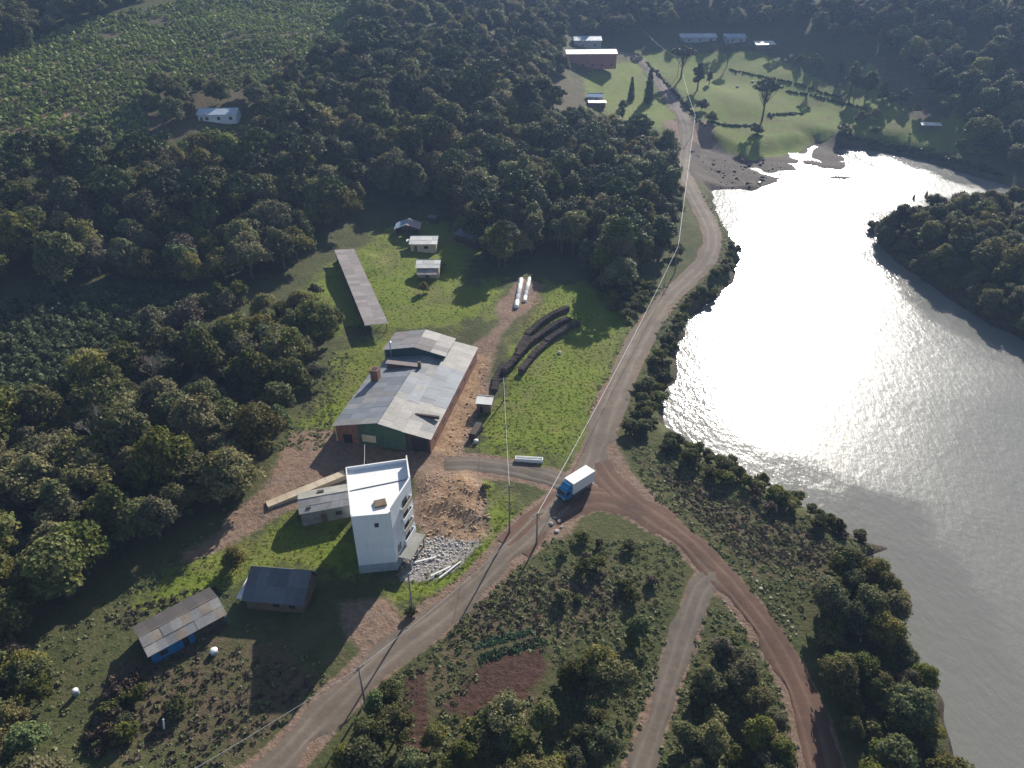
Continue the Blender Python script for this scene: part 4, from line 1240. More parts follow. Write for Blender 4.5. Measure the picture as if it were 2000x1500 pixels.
# high rear block
roof(fac, [(30.2, .4, 5.9), (39.6, .4, 5.9), (39.6, -8.0, 7.7), (30.2, -8.0, 7.7)], 5, [M['sheet_mid'], M['sheet_fibre']], 2, seed=9)
roof(fac, [(30.2, -16.0, 6.0), (39.6, -16.0, 6.0), (39.6, -8.02, 7.7), (30.2, -8.02, 7.7)], 5, [M['sheet_fibre'], M['sheet_pale']], 2, seed=10)
mb = MB()
mb.box(0, 21, -.25, 0, -.8, 4.3); mb.box(21, 30.4, -.95, -.75, -.8, 3.8); mb.box(30.4, 39.2, -.25, 0, -.8, 5.8)
mb.build('wall', M['cream'], fac)
MB().box(0, 39.2, -21.5, -21.25, -.8, 4.15).build('wall', M['brick_wall'], fac)
def gable_wall(x, poly, mat, name='wall'):
    k = len(poly); vs = [(x, a, c) for a, c in poly] + [(x + .22, a, c) for a, c in poly]
    return MB().add(vs, [tuple(range(k)), tuple(range(k, 2 * k))[::-1]] + [(i, k + i, k + (i + 1) % k, (i + 1) % k) for i in range(k)]).build(name, mat, fac)
gable_wall(.01, [(-.26, -.8), (-5.2, -.8), (-5.2, 5.35), (-.26, 4.3)], M['brick_wall'])
gable_wall(.012, [(-5.21, -.8), (-16.0, -.8), (-16.0, 5.2), (-10.3, 6.45), (-5.21, 5.35)], M['green_wood'])
gable_wall(.4, [(-16.01, -.8), (-21.24, -.8), (-21.24, 4.1), (-16.01, 5.0)], M['dark_wood'])
gable_wall(30.45, [(-.26, 2.0), (-15.6, 2.0), (-15.6, 5.9), (-8.0, 7.55), (-.26, 5.85)], M['teal_wood'])
gable_wall(38.9, [(-.26, -.8), (-21.2, -.8), (-21.2, 4.0), (-15.6, 5.2), (-15.6, 5.9), (-8.0, 7.55), (-.26, 5.85)], M['cream'])
gable_wall(20.8, [(-.5, 3.5), (-15.3, 4.5), (-15.3, 5.35), (-10.3, 6.45), (-.5, 4.3)], M['dark_wood'])
opening(fac, -15.3, -11.2, .01, -.2, 3.4, 'door', 'green_wood', 'x', .08, 'wood')
opening(fac, -9.3, -6.0, .01, .9, 2.9, 'window', 'cream', 'x', .08, 'wood')
opening(fac, -3.8, -1.6, .01, -.2, 2.4, 'door', 'dark_inside', 'x', .08, 'wood')
opening(fac, -20.6, -17.0, .40, -.2, 3.5, 'door', 'dark_inside', 'x', .08, 'dark_wood')
for k in range(6):
    opening(fac, 3 + k * 6, 4.6 + k * 6, -21.5, 1.3, 2.6, 'window', 'glass', 'y')
p = to_local(fac, at_z(735, 745, 4.6))
ch = MB(); ch.box(p[0] - .9, p[0] + .9, p[1] - .9, p[1] + .9, -.8, 7.6); ch.box(p[0] - 1.02, p[0] + 1.02, p[1] - 1.02, p[1] + 1.02, 7.6, 7.9)
cho = ch.build('chimney', M['brick_wall'], fac)
MB().box(p[0] - .6, p[0] + .6, p[1] - .6, p[1] + .6, 7.9, 7.96).build('flue', M['dark_inside'], cho)
p = to_local(fac, at_z(764, 693, 5.0))
po = MB().tube([(p[0], p[1], 3.0), (p[0], p[1], 8.3)], .17, 10).build('flue_pipe', M['steel'], fac, True)
MB().tube([(p[0], p[1], 8.5), (p[0], p[1], 8.62)], [.36, .06], 10).build('rain_cap', M['steel'], po)
p = to_local(fac, at_z(820, 722, 5.2))
MB().box(p[0] - .3, p[0] + .3, p[1] - .35, p[1] + .35, 4.2, 7.2).build('vent_stack', M['wood'], fac)
p = to_local(fac, at_z(785, 716, 5.2)); 
MB().box(p[0] - .5, p[0] + .4, p[1] - 4.2, p[1] + 3.6, 4.0, 5.9).build('roof_monitor', M['wood'], fac)
MB().slab([(p[0] - .8, p[1] - 4.5, 5.95), (p[0] + .7, p[1] - 4.5, 6.05), (p[0] + .7, p[1] + 3.9, 6.05), (p[0] - .8, p[1] + 3.9, 5.95)], .06).build('monitor_roof', M['sheet_rose'], fac)
p = to_local(fac, at_z(832, 815, 4.9))
MB().box(p[0] - .25, p[0] + .25, p[1] - 3.0, p[1] + 2.4, 4.7, 5.35).build('roof_vent', M['dark_wood'], fac)

# ------------------------------------------------------------------ white tower building
TZ = 0.0
tw = thing('tower_building', 'tall white building with flat bright roof beside the excavated yard', 'building', (-23.5, 93.5, TZ), 0)
def tl(x, y): return (x + 23.5, y - 93.5)
FP = [tl(-26.4, 86.4), tl(-20.0, 87.2), tl(-17.6, 95.0), tl(-19.0, 101.3), tl(-29.7, 98.8)]
HT = 12.6
MB().prism(FP, 1.9, HT).build('wall', M['white_wall'], tw)
def grow(P, d):
    c = Vector((sum(x for x, _ in P) / len(P), sum(y for _, y in P) / len(P)))
    return [tuple(c + (Vector(q) - c) * (1 + d / (Vector(q) - c).length)) for q in P]
MB().prism(grow(FP, .10), -1.0, 1.9).build('plinth', M['plinth'], tw)
inner = grow(FP, -.32)
# parapet, a wall per side; higher on the right-hand side
hts = [.55, 1.6, 1.6, .8, .8]
for i in range(5):
    a, b2 = FP[i], FP[(i + 1) % 5]; c2, d2 = inner[(i + 1) % 5], inner[i]
    MB().prism([a, b2, c2, d2], HT + .002, HT + hts[i]).build('parapet', M['white_wall'], tw)
    g = grow([a, b2, c2, d2], .06)
    MB().prism(g, HT + hts[i], HT + hts[i] + .07).build('coping', M['terrace'], tw)
I = [Vector(q) for q in grow(FP, -.36)]
lm, rm = I[4].lerp(I[0], .45), I[3].lerp(I[2], .75)
lm2, rm2 = I[4].lerp(I[0], .47), I[3].lerp(I[2], .79)
MB().prism([tuple(lm2), tuple(I[0]), tuple(I[1]), tuple(I[2]), tuple(rm2)], HT + .004, HT + .12).build('roof_slab', M['terrace'], tw)
MB().prism([tuple(I[4]), tuple(lm), tuple(rm), tuple(I[3])], HT + .004, HT + .16).build('roof_slab', M['terrace'], tw)
MB().tube([tuple(lm) + (HT + .2,), tuple(rm) + (HT + .2,)], .07, 6).build('roof_joint', M['plinth'], tw)
# a brown water tank in the front corner of the roof
c = Vector(I[1]).lerp(Vector(I[4]), .22)
MB().box(c.x - 1.0, c.x + 1.0, c.y - .8, c.y + .8, HT + .13, HT + .5, .35).build('water_tank', M['wood'], tw)
# right-hand wall: stacked balconies, each with slab, front and door
a, b2 = Vector(FP[1]), Vector(FP[2]); d = (b2 - a).normalized(); nrm = Vector((d.y, -d.x))
for k in range(4):
    z = 2.6 + k * 2.5
    s = a + d * 3.4; e = a + d * 7.2
    o = MB().prism([tuple(s), tuple(s + nrm * .5), tuple(e + nrm * .5), tuple(e)], z, z + .16).build('balcony', M['terrace'], tw)
    MB().prism([tuple(s + nrm * .4), tuple(s + nrm * .5), tuple(e + nrm * .5), tuple(e + nrm * .4)], z + .162, z + 1.1).build('railing', M['cream'] if k % 2 else M['terrace'], o)
    for q in (s, e - d * .12):
        MB().prism([tuple(q), tuple(q + nrm * .398), tuple(q + nrm * .398 + d * .12), tuple(q + d * .12)], z + .162, z + 1.1).build('railing', M['white_wall'], o)
    q = a + d * 4.2
    MB().prism([tuple(q - nrm * .02), tuple(q + nrm * .05), tuple(q + d * 1.8 + nrm * .05), tuple(q + d * 1.8 - nrm * .02)], z + .17, z + 2.1).build('door', M['glass'], o)
for z, off in ((3.2, 1.0),):
    q = a + d * off
    MB().prism([tuple(q - nrm * .02), tuple(q + nrm * .06), tuple(q + d * 1.3 + nrm * .06), tuple(q + d * 1.3 - nrm * .02)], z, z + 1.4).build('window', M['glass'], tw)
a, b2 = Vector(FP[0]), Vector(FP[1]); d = (b2 - a).normalized(); nrm = Vector((d.y, -d.x))
for off, z in ((3.6, 10.4),):
    q = a + d * off
    o = MB().prism([tuple(q - nrm * .02), tuple(q + nrm * .05), tuple(q + d * .7 + nrm * .05), tuple(q + d * .7 - nrm * .02)], z, z + .9).build('window', M['glass'], tw)
# open ground-floor frame at the right foot
a = Vector(FP[1]); b2 = Vector(FP[2]); d = (b2 - a).normalized(); nrm = Vector((d.y, -d.x))
for k in range(3):
    q = a + d * (1.0 + k * 2.8) + nrm * 2.2
    MB().box(q.x - .15, q.x + .15, q.y - .15, q.y + .15, -.6, 2.4).build('pillar', M['concrete'], tw)
MB().prism([tuple(a + d * .6 + nrm * .12), tuple(a + d * .6 + nrm * 2.5), tuple(a + d * 7.0 + nrm * 2.5), tuple(a + d * 7.0 + nrm * .12)], 2.4, 2.58).build('canopy', M['concrete'], tw)

# concrete annex left of the tower
an = thing('concrete_shed', 'grey concrete shed with stained roof joined to the white building', 'shed', (-39.2, 98.0, 0), math.radians(16))
gable(an, 9.6, 6.0, 3.1, 3.9, M['sheet_mid'], M['concrete'], M['concrete'], .2, .5, 5, 2, seed=40)
MB().box(3.4, 4.6, 4.2, 4.8, 3.3, 3.9).build('roof_vent', M['dark_wood'], an)
MB().box(1.2, 2.0, .7, 1.1, 3.2, 3.55).build('roof_vent', M['dark_wood'], an)
opening(an, 3.5, 4.6, 0, 0, 2.1, 'door', 'wood', 'y')
opening(an, 6.2, 7.4, 0, 1.1, 2.1, 'window', 'glass', 'y')
rp = thing('loading_ramp', 'long narrow cream concrete ramp running to the white building', 'ramp', (-47.0, 102.6, 0), math.atan2(8.6, 13.6))
mb = MB().add([(0, 0, -.4), (16, 0, -.4), (16, 1.9, -.4), (0, 1.9, -.4), (0, 0, .45), (16, 0, 1.3), (16, 1.9, 1.3), (0, 1.9, .45)], [(3, 2, 1, 0), (4, 5, 6, 7), (0, 1, 5, 4), (1, 2, 6, 5), (2, 3, 7, 6), (3, 0, 4, 7)])
mb.build('ramp_slab', M['cream'], rp)
for k in range(8):
    x = k * 2.0 + .03; z = .45 + .85 * (k * 2) / 16
    MB().add([(x, .03, z + .01), (x + 1.94, .03, z + .11), (x + 1.94, 1.87, z + .11), (x, 1.87, z + .01), (x, .03, z + .05), (x + 1.94, .03, z + .152), (x + 1.94, 1.87, z + .152), (x, 1.87, z + .05)],
             [(3, 2, 1, 0), (4, 5, 6, 7), (0, 1, 5, 4), (1, 2, 6, 5), (2, 3, 7, 6), (3, 0, 4, 7)]).build('plank', M['cream'], rp)

# ------------------------------------------------------------------ sheds
def root_at(name, label, cat, x, y, ang, z=None, group=None):
    return thing(name, label, cat, (x, y, float(zat(x, y)) if z is None else z), math.radians(ang), group)

dk = root_at('house', 'dark grey roofed house standing in the shadow of the white tower', 'house', -43.6, 78.9, -6, -.2)
gable(dk, 9.6, 6.2, 2.5, 4.9, M['sheet_dark'], M['sheet_mid'], M['wood'], .4, .75, 6, 2, seed=50)
opening(dk, 1.5, 2.5, 0, 0, 2.0, 'door', 'wood', 'y'); opening(dk, 4.5, 5.8, 0, .9, 1.9, 'window', 'glass', 'y'); opening(dk, 7.2, 8.4, 0, .9, 1.9, 'window', 'glass', 'y')
MB().box(-1.35, -.45, -.2, 6.2, 2.55, 2.62).build('porch_roof', M['sheet_white'], dk)
for yy in (.1, 5.8):
    MB().box(-1.25, -1.13, yy, yy + .12, -.6, 2.55).build('post', M['wood'], dk)

bl = root_at('shack', 'long shack with blue wall and two-tone patched roof at lower left', 'shack', -54.6, 68.4, 41, -.3)
gable(bl, 11.4, 6.6, 2.5, 3.7, [M['sheet_tan'], M['sheet_pale'], M['sheet_mid'], M['sheet_tan']], M['sheet_brown'], M['blue_paint'], .35, .45, 8, 2, seed=60)
opening(bl, 1.2, 2.4, 0, .8, 1.8, 'window', 'glass', 'y'); opening(bl, 4.6, 5.6, 0, 0, 2.0, 'door', 'dark_inside', 'y'); opening(bl, 8.0, 9.6, 0, .7, 1.9, 'window', 'dark_inside', 'y')
MB().box(6.4, 11.3, -.10, -.02, .0, 2.2).build('plank_wall', M['dark_wood'], bl)

p0, p1 = at_z(740, 650, 1.0), at_z(683, 520, 2.6)
ls = thing('long_shed', 'very long narrow open shed with single-pitch grey roof on the pasture', 'shed', (p0[0] - 2.9, p0[1] - 1.5, 1.0), math.atan2(p1[1] - p0[1], p1[0] - p0[0]))
Lh = 50.0; zf = float(zat(p1[0], p1[1])) - 1.0
roof(ls, [(-.5, -5.9, 3.0), (Lh, -5.9, 3.0 + zf), (Lh, .4, 3.5 + zf), (-.5, .4, 3.5)], 24, M['sheet_fibre'], 2, seed=70)
for k in range(13):
    x = k * Lh / 12.3 + .2; zz = zf * x / Lh
    for yy in (-5.6, .05):
        MB().box(x, x + .16, yy, yy + .16, zz - 1.2, zz + (2.9 if yy < -1 else 3.3)).build('post', M['wood'], ls)
mb = MB().add([(0, .0, -1), (Lh - .4, .0, zf - 1), (Lh - .4, .0, zf + 1.4), (0, .0, 1.4), (0, .04, -1), (Lh - .4, .04, zf - 1), (Lh - .4, .04, zf + 1.4), (0, .04, 1.4)], [(0, 1, 2, 3), (7, 6, 5, 4), (0, 4, 5, 1), (3, 2, 6, 7), (0, 3, 7, 4), (1, 5, 6, 2)])
mb.build('back_wall', M['wood'], ls)
MB().slab([(-.62, -6.0, 3.0), (-.5, -6.0, 3.02), (-.5, .5, 3.56), (-.62, .5, 3.54)], .25).build('barge_board', M['plastic_white'], ls)

p = pg(795, 462)
sa = root_at('barn', 'open barn with blue left roof slope and rose right slope', 'barn', p[0] + 4.2, p[1], 90)
# ridge runs away from the camera (local X), front gable open
roof(sa, [(-.4, 8.6, 3.1), (6.4, 8.6, 3.1), (6.4, 4.1, 4.7), (-.4, 4.1, 4.7)], 4, M['sheet_sky'], 1, seed=80)
roof(sa, [(-.4, -.6, 3.1), (6.4, -.6, 3.1), (6.4, 4.08, 4.7), (-.4, 4.08, 4.7)], 4, M['sheet_rose'], 1, seed=81)
MB().box(5.9, 6.05, 0, 8.2, -.6, 3.05).build('wall', M['wood'], sa)
MB().box(.3, 5.89, 8.0, 8.15, -.6, 2.95).build('wall', M['dark_wood'], sa)
MB().box(1.5, 5.89, .0, .12, -.6, 2.95).build('wall', M['brick_wall'], sa)
for yy in (.0, 4.0, 8.0):
    MB().box(.05, .22, yy, yy + .17, -.6, 3.0 if yy != 4 else 4.5).build('post', M['wood'], sa)

p = pg(828, 493)
sb = root_at('hut', 'upper white-roofed hut with brown wall in the pasture', 'hut', p[0] - 4.4, p[1], 0)
gable(sb, 8.6, 6.4, 2.7, 3.5, M['sheet_white'], M['sheet_white'], M['cream'], .45, .8, 5, 2, seed=90)
opening(sb, 1.2, 2.2, 0, 0, 2.0, 'door', 'wood', 'y'); opening(sb, 4.5, 6.0, 0, .9, 1.9, 'window', 'dark_inside', 'y')
MB().box(-1.9, -.45, 3.2, 5.2, 2.3, 2.38).build('lean_to_roof', M['sheet_white'], sb)
p = pg(836, 548)
sc = root_at('hut', 'lower white-roofed hut with a pale skirt roof in the pasture', 'hut', p[0] - 3.5, p[1] + 2.0, 0)
gable(sc, 6.8, 5.2, 3.4, 4.2, M['sheet_white'], M['sheet_white'], M['cream'], .4, .8, 4, 2, seed=95)
roof(sc, [(.2, -3.0, 2.2), (6.4, -3.0, 2.2), (6.4, -.42, 2.95), (.2, -.42, 2.95)], 4, [M['sheet_rose'], M['sheet_pale']], 1, seed=96)
for xx in (.5, 3.2, 6.0):
    MB().box(xx, xx + .14, -2.8, -2.66, -.6, 2.2).build('post', M['wood'], sc)
opening(sc, 2.6, 3.6, 0, 0, 2.0, 'door', 'dark_inside', 'y')
p = pg(905, 475)
sd = root_at('shed', 'dark shaded shed at the forest edge right of the pasture', 'shed', p[0] - 3, p[1] + 2, -38)
gable(sd, 10, 5, 2.6, 3.5, M['sheet_dark'], M['sheet_mid'], M['dark_wood'], .4, .6, 5, 1, seed=97)
p = pg(845, 435)
se = root_at('hut', 'tiny grey-roofed hut half hidden at the back of the pasture', 'hut', p[0] - 1.5, p[1], -25)
gable(se, 3.2, 2.6, 2.2, 2.8, M['sheet_dark'], M['sheet_mid'], M['dark_wood'], .25, .5, 2, 1, seed=98)

p = pg(945, 806)
sk = root_at('hut', 'small hut with pale flat roof beside the earth lane', 'hut', p[0] - 1.6, p[1], -8)
gable(sk, 3.3, 3.0, 2.6, 2.9, M['sheet_white'], M['sheet_white'], M['wood'], .25, .9, 2, 1, seed=99)
opening(sk, .6, 1.5, 0, 0, 1.9, 'door', 'dark_inside', 'y')
p = pg(932, 845)
st = root_at('pallet_stack', 'dark stack of pallets and boards beside the earth lane', 'stack', p[0] - 1, p[1] - 2.6, 70)
for k in range(7):
    MB().box(0, 4.6, -.7 + .05 * (k % 2), .7 + .06 * (k % 3), k * .24, k * .24 + .15, .02 * (k - 3), (2.3, 0)).build('pallet', M['dark_wood'], st)

# far buildings
def far(name, label, cat, px, py, L, Wd, hw, hr, ang, m1, m2, mw, ridge=.5, n=4, wins=0, dx=0):
    p = pg(px, py)
    o = root_at(name, label, cat, p[0] - L / 2 * math.cos(math.radians(ang)) + dx, p[1], ang, float(zat(p[0], p[1])) + .2)
    gable(o, L, Wd, hw, hr, m1, m2, mw, .5, ridge, n, 1, seed=int(px))
    for k in range(wins):
        x = L * (k + .6) / (wins + .2)
        opening(o, x, x + 1.3, 0, 1.0, 2.2, 'window', 'glass', 'y')
    opening(o, .8, 1.8, 0, 0, 2.1, 'door', 'wood', 'y')
    return o
M['sheet_ice'] = corrugated('sheet_ice', (.55, .62, .70), (.42, .46, .50), .5)
far('cottage', 'white cottage among trees on the upper left hillside', 'cottage', 425, 241, 15, 8, 3.2, 4.6, 4, M['sheet_ice'], M['sheet_ice'], M['white_wall'], .6, 5, 3)
rb = far('barn', 'long red-walled barn with white roof at the head of the road', 'barn', 1155, 134, 31, 8, 8.2, 9.9, 3, M['sheet_white'], M['sheet_white'], M['rose_wall'], .85, 8, 5)
far('barn', 'grey-blue roofed building just behind the red barn', 'barn', 1148, 94, 18, 9, 4.5, 6.5, 3, M['sheet_sky'], M['sheet_sky'], M['plinth'], .6, 5, 2)
far('cottage', 'cottage with a blue roof beside the two cypresses', 'cottage', 1162, 200, 8, 6, 2.8, 4.0, -5, M['blue_paint'], M['blue_paint'], M['plinth'], .6, 3, 1)
far('hut', 'small white-roofed hut in front of the blue-roofed cottage', 'hut', 1166, 210, 9, 4, 2.4, 3.0, 0, M['sheet_white'], M['sheet_white'], M['wood'], .8, 3, 1)
far('barn', 'small white-roofed barn at the top edge of the far pasture', 'barn', 1495, 97, 13, 9, 3, 4.4, 2, M['sheet_white'], M['sheet_white'], M['wood'], .8, 4, 1)
far('barn', 'pale grey-blue roofed barn above the far pasture, left one', 'barn', 1365, 84, 26, 9, 3.4, 5.2, 4, M['sheet_ice'], M['sheet_sky'], M['plinth'], .7, 6, 3)
far('barn', 'pale grey-blue roofed barn above the far pasture, right one', 'barn', 1437, 84, 14, 9, 3.4, 5.0, 2, M['sheet_sky'], M['sheet_sky'], M['plinth'], .7, 4, 2)
far('hut', 'tiny white hut on the shaded far shore of the lake', 'hut', 1815, 253, 9, 4, 2.2, 3.0, -12, M['sheet_white'], M['sheet_white'], M['wood'], .7, 3, 1)

# ------------------------------------------------------------------ truck
f0, f1 = pg(1096, 978), pg(1150, 944)
tx, ty = (f0[0] + f1[0]) / 2, (f0[1] + f1[1]) / 2
tk = thing('truck', 'blue-cab box truck with white cargo body at the road junction', 'truck', (tx, ty, float(zat(tx, ty)) + .14), math.atan2(f0[1] - f1[1], f0[0] - f1[0]))
TLn = 8.2
MB().box(-4.1, 2.0, -1.25, 1.25, 1.05, 3.75).build('cargo_box', M['truck_white'], tk, bevel=.05)
MB().box(-4.2, 3.7, -.45, .45, .62, .95).build('chassis', M['black'], tk)
for yy in (-1, 1):
    MB().box(-4.14, 2.04, yy * 1.262 - .02, yy * 1.262 + .02, 3.6, 3.72).build('side_rail', M['steel'], tk)
# cab profile, extruded across
prof = [(2.12, .55), (4.1, .55), (4.12, 1.45), (3.82, 2.55), (3.45, 2.72), (2.12, 2.72)]
k = len(prof)
vs = [(x, -1.15, z) for x, z in prof] + [(x, 1.15, z) for x, z in prof]
cabo = MB().add(vs, [tuple(range(k)), tuple(range(k, 2 * k))[::-1]] + [(i, k + i, k + (i + 1) % k, (i + 1) % k) for i in range(k)]).build('cab', M['truck_blue'], tk, bevel=.09)
MB().add([(4.10, -1.0, 1.55), (4.10, 1.0, 1.55), (3.86, .95, 2.45), (3.86, -.95, 2.45), (4.13, -1.0, 1.56), (4.13, 1.0, 1.56), (3.89, .95, 2.46), (3.89, -.95, 2.46)], [(3, 2, 1, 0), (4, 5, 6, 7), (0, 1, 5, 4), (1, 2, 6, 5), (2, 3, 7, 6), (3, 0, 4, 7)]).build('windshield', M['glass'], tk)
for s in (-1, 1):
    MB().box(2.75, 3.7, s * 1.165 - .02, s * 1.165 + .02, 1.6, 2.4).build('side_window', M['glass'], tk)
    MB().box(4.08, 4.16, s * .8 - .2, s * .8 + .2, .85, 1.05).build('headlight', M['truck_white'], tk)
    MB().box(3.75, 3.85, s * 1.42 - .1, s * 1.42 + .1, 1.7, 2.25).build('mirror', M['black'], tk)
# rounded wind deflector on the cab roof
mb = MB(); prof = [(2.2, 2.70), (3.4, 2.70), (3.1, 3.15), (2.6, 3.5), (2.2, 3.55)]; k = len(prof)
mb.add([(x, -1.0, z) for x, z in prof] + [(x, 1.0, z) for x, z in prof], [tuple(range(k)), tuple(range(k, 2 * k))[::-1]] + [(i, k + i, k + (i + 1) % k, (i + 1) % k) for i in range(k)])
mb.build('wind_deflector', M['truck_blue'], tk, bevel=.12)
MB().box(-4.16, -4.1, -1.15, 1.15, 1.15, 3.6).build('rear_door', M['plinth'], tk)
MB().box(-4.0, 1.8, -1.22, -1.16, .55, .75).build('side_guard', M['steel'], tk); MB().box(-4.0, 1.8, 1.16, 1.22, .55, .75).build('side_guard', M['steel'], tk)
MB().box(4.02, 4.22, -1.15, 1.15, .42, .72).build('bumper', M['black'], tk)
wheel = MB().tube([(0, -.16, 0), (0, .16, 0)], .48, 16).mesh('wheel', M['black'], True)
rim = MB().tube([(0, -.175, 0), (0, .175, 0)], .26, 12).mesh('rim', M['steel'], True)
for x, ys in ((3.1, (-1.0, 1.0)), (-2.2, (-1.0, 1.0)), (-3.3, (-1.0, 1.0))):
    for yy in ys:
        w = link('wheel', wheel, tk, (x, yy, .48)); link('rim', rim, w)

# ------------------------------------------------------------------ poles and cables
TOPS = {}
def pole(key, px, py, h, label, arm_to=0.0):
    p = pg(px, py)
    o = thing('utility_pole', label, 'pole', (p[0], p[1], p[2] - .1), arm_to, 'utility poles along the road')
    MB().tube([(0, 0, -.5), (0, 0, h)], [.19, .11], 9).build('shaft', M['pole'], o, True)
    MB().box(-.9, .9, -.06, .06, h - .55, h - .42).build('crossarm', M['wood'], o)
    for x in (-.8, -.3, .3, .8):
        MB().tube([(x, 0, h - .42), (x, 0, h - .2)], [.07, .04], 6).build('insulator', M['plinth'], o)
    TOPS[key] = Vector((p[0], p[1], p[2] + h - .25))
pole('A', 713, 1374, 8.5, 'roadside pole nearest the bottom edge of the road', .9)
pole('B', 1048, 1062, 7.5, 'roadside pole beside the truck junction', .4)
pole('C', 1318, 532, 9.5, 'pole inside the road bend below the forest', .2)
pole('D', 1353, 262, 10, 'pole where the road meets the muddy stream mouth', .1)
pole('E', 1323, 150, 11, 'farthest pole, beside the tall roadside araucaria', .3)
pole('F', 995, 1040, 11.5, 'dark pole on the grass between the yard and the road', .2)
pole('G', 984, 782, 6.5, 'pole at the lower end of the log stacks', .1)
pole('H', 806, 1199, 9.5, 'dark pole on the verge in front of the white building', .7)
def cable(a, b, sag, r, label):
    pts = [a.lerp(b, t) - Vector((0, 0, 4 * sag * t * (1 - t))) for t in [i / 20 for i in range(21)]]
    tag(MB().tube(pts, r, 5, False).build('power_cable', M['wire'], None, True), label, 'cable', 'overhead cables')
A = TOPS
cable(A['A'], A['B'], 1.2, .025, 'overhead cable along the lower road')
cable(A['B'], A['C'], 2.0, .055, 'bright overhead cable rising from the junction to the road bend')
cable(A['C'], A['D'], 1.5, .065, 'overhead cable from the road bend to the stream mouth')
cable(A['D'], A['E'], 1.5, .07, 'overhead cable up the far pasture road')
cable(A['F'], A['G'], 1.0, .03, 'overhead cable between the log stacks and the yard')
e = pg(1255, 84); cable(A['E'], Vector((e[0], e[1], e[2] + 8)), 1.5, .05, 'farthest overhead cable towards the red barn')
e = pg(60, 1760); cable(A['A'], Vector((e[0], e[1], e[2] + 7)), 1.0, .035, 'overhead cable running off the lower left edge')
cable(A['F'], A['H'], .8, .025, 'thin overhead cable in front of the white building')
q = at_z(712, 868, 4.6); cable(Vector((-26.5, 99.3, 13.3)), Vector(q), .5, .03, 'thin overhead cable from the factory to the white building')

# ------------------------------------------------------------------ log stacks
def logs(label, line, h, seed, width=1.6):
    P = spline(W(line), .34)
    o = thing('log_stack', label, 'log stack', (P[0][0], P[0][1], P[0][2]), 0, 'log stacks on the meadow')
    tan = np.gradient(P[:, :2], axis=0); tan /= np.linalg.norm(tan, axis=1)[:, None]
    r = random.Random(seed); mb = MB()
    for i in range(len(P)):
        hh = h * (0.75 + .35 * float(value_noise(np.array(i * .34 + 40.), np.array(3.0), 5, seed)))
        n = int(hh / .30)
        for k in range(n):
            x, y = P[i, 0], P[i, 1]
            z = float(zat(x, y)) + .12 + k * .29 + r.uniform(-.03, .03)
            nx, ny = tan[i, 1], -tan[i, 0]
            w = width * .5 * r.uniform(.88, 1.08); s = r.uniform(-.12, .12)
            off = Vector(o.location)
            mb.tube([Vector((x - nx * (w + s), y - ny * (w + s), z)) - off, Vector((x + nx * (w - s), y + ny * (w - s), z)) - off], r.uniform(.13, .19), 6)
    m = mb.build('logs', M['log'], o); m['kind'] = 'stuff'
logs('rear log stack of the three curving across the meadow', [(1012,690),(1035,655),(1065,628),(1108,606)], 1.9, 1)
logs('middle log stack of the three curving across the meadow', [(984,732),(1010,702),(1040,670),(1075,645),(1112,626)], 1.9, 2)
logs('front log stack of the three curving across the meadow', [(1018,730),(1040,700),(1070,670),(1100,650),(1128,636)], 1.8, 3)
logs('short dark log pile beside the lane at the meadow edge', [(966,765),(972,735),(985,712)], 1.3, 4)

# ------------------------------------------------------------------ white wrapped rolls on the lane, tank, trough, barrels
def roll(label, a, b, rad):
    p, q = pg(*a), pg(*b); d = Vector((q[0] - p[0], q[1] - p[1], 0)); ln = d.length
    o = thing('silage_roll', label, 'silage roll', (p[0], p[1], min(p[2], q[2]) - .05), math.atan2(d.y, d.x), 'white wrapped rolls on the lane')
    n = 5
    for k in range(n):
        x0, x1 = ln * k / n, ln * (k + 1) / n - .02
        z = rad * .9 + (q[2] - p[2]) * k / n
        MB().tube([(x0, 0, z), (x0 + .15, 0, z), (x1 - .15, 0, z), (x1, 0, z)], [rad * .93, rad, rad, rad * .93], 12).build('bale', M['plastic_white'] if k not in (1, 2) else M['plinth'], o, True)
roll('left of the two rows of white wrapped bales', (1008, 602), (1018, 548), .75)
roll('right of the two rows of white wrapped bales', (1024, 590), (1034, 545), .65)
p, q = pg(1006, 902), pg(1060, 905)
tr = thing('trough', 'long white concrete trough beside the drive', 'trough', (p[0], p[1], min(p[2], q[2])), math.atan2(q[1] - p[1], q[0] - p[0]))
Lq = math.hypot(q[0] - p[0], q[1] - p[1])
mb = MB().box(0, Lq, 0, .12, -.3, .85).box(0, Lq, .9, 1.02, -.3, .85).box(.002, .12, .122, .898, -.3, .85).box(Lq - .12, Lq - .002, .122, .898, -.3, .85).box(.122, Lq - .122, .122, .898, -.3, .5)
mb.build('basin', M['plastic_white'], tr)
for k in range(4):
    x = Lq * (k + .5) / 4
    MB().box(x - .1, x + .1, -.12, -.003, -.3, .7).build('buttress', M['plastic_white'], tr)
def tank(label, px, py, r, h, mat='plastic_white', name='water_tank'):
    p = pg(px, py); o = thing(name, label, 'tank', p - np.array([0, 0, .05]))
    MB().tube([(0, 0, -.3), (0, 0, h * .8), (0, 0, h)], [r * .9, r, r * .96], 14).build('body', M['plinth'], o, True)
    MB().tube([(0, 0, h), (0, 0, h + .12), (0, 0, h + .28)], [r * 1.04, r * 1.02, r * .4], 14).build('lid', M[mat], o, True)
tank('round water tank with white lid in the field below the dark house', 419, 1276, .6, .7)
tank('white barrel in the weeds at the lower left', 150, 1356, .45, .9)
tank('white barrel near the pallets on the lane', 930, 866, .5, .8)
p = pg(320, 1425)
o = thing('post', 'pale leaning post in the dry field at lower left', 'post', p)
MB().tube([(0, 0, -.3), (.15, .5, 1.6)], [.16, .13], 8).build('shaft', M['plastic_white'], o, True)
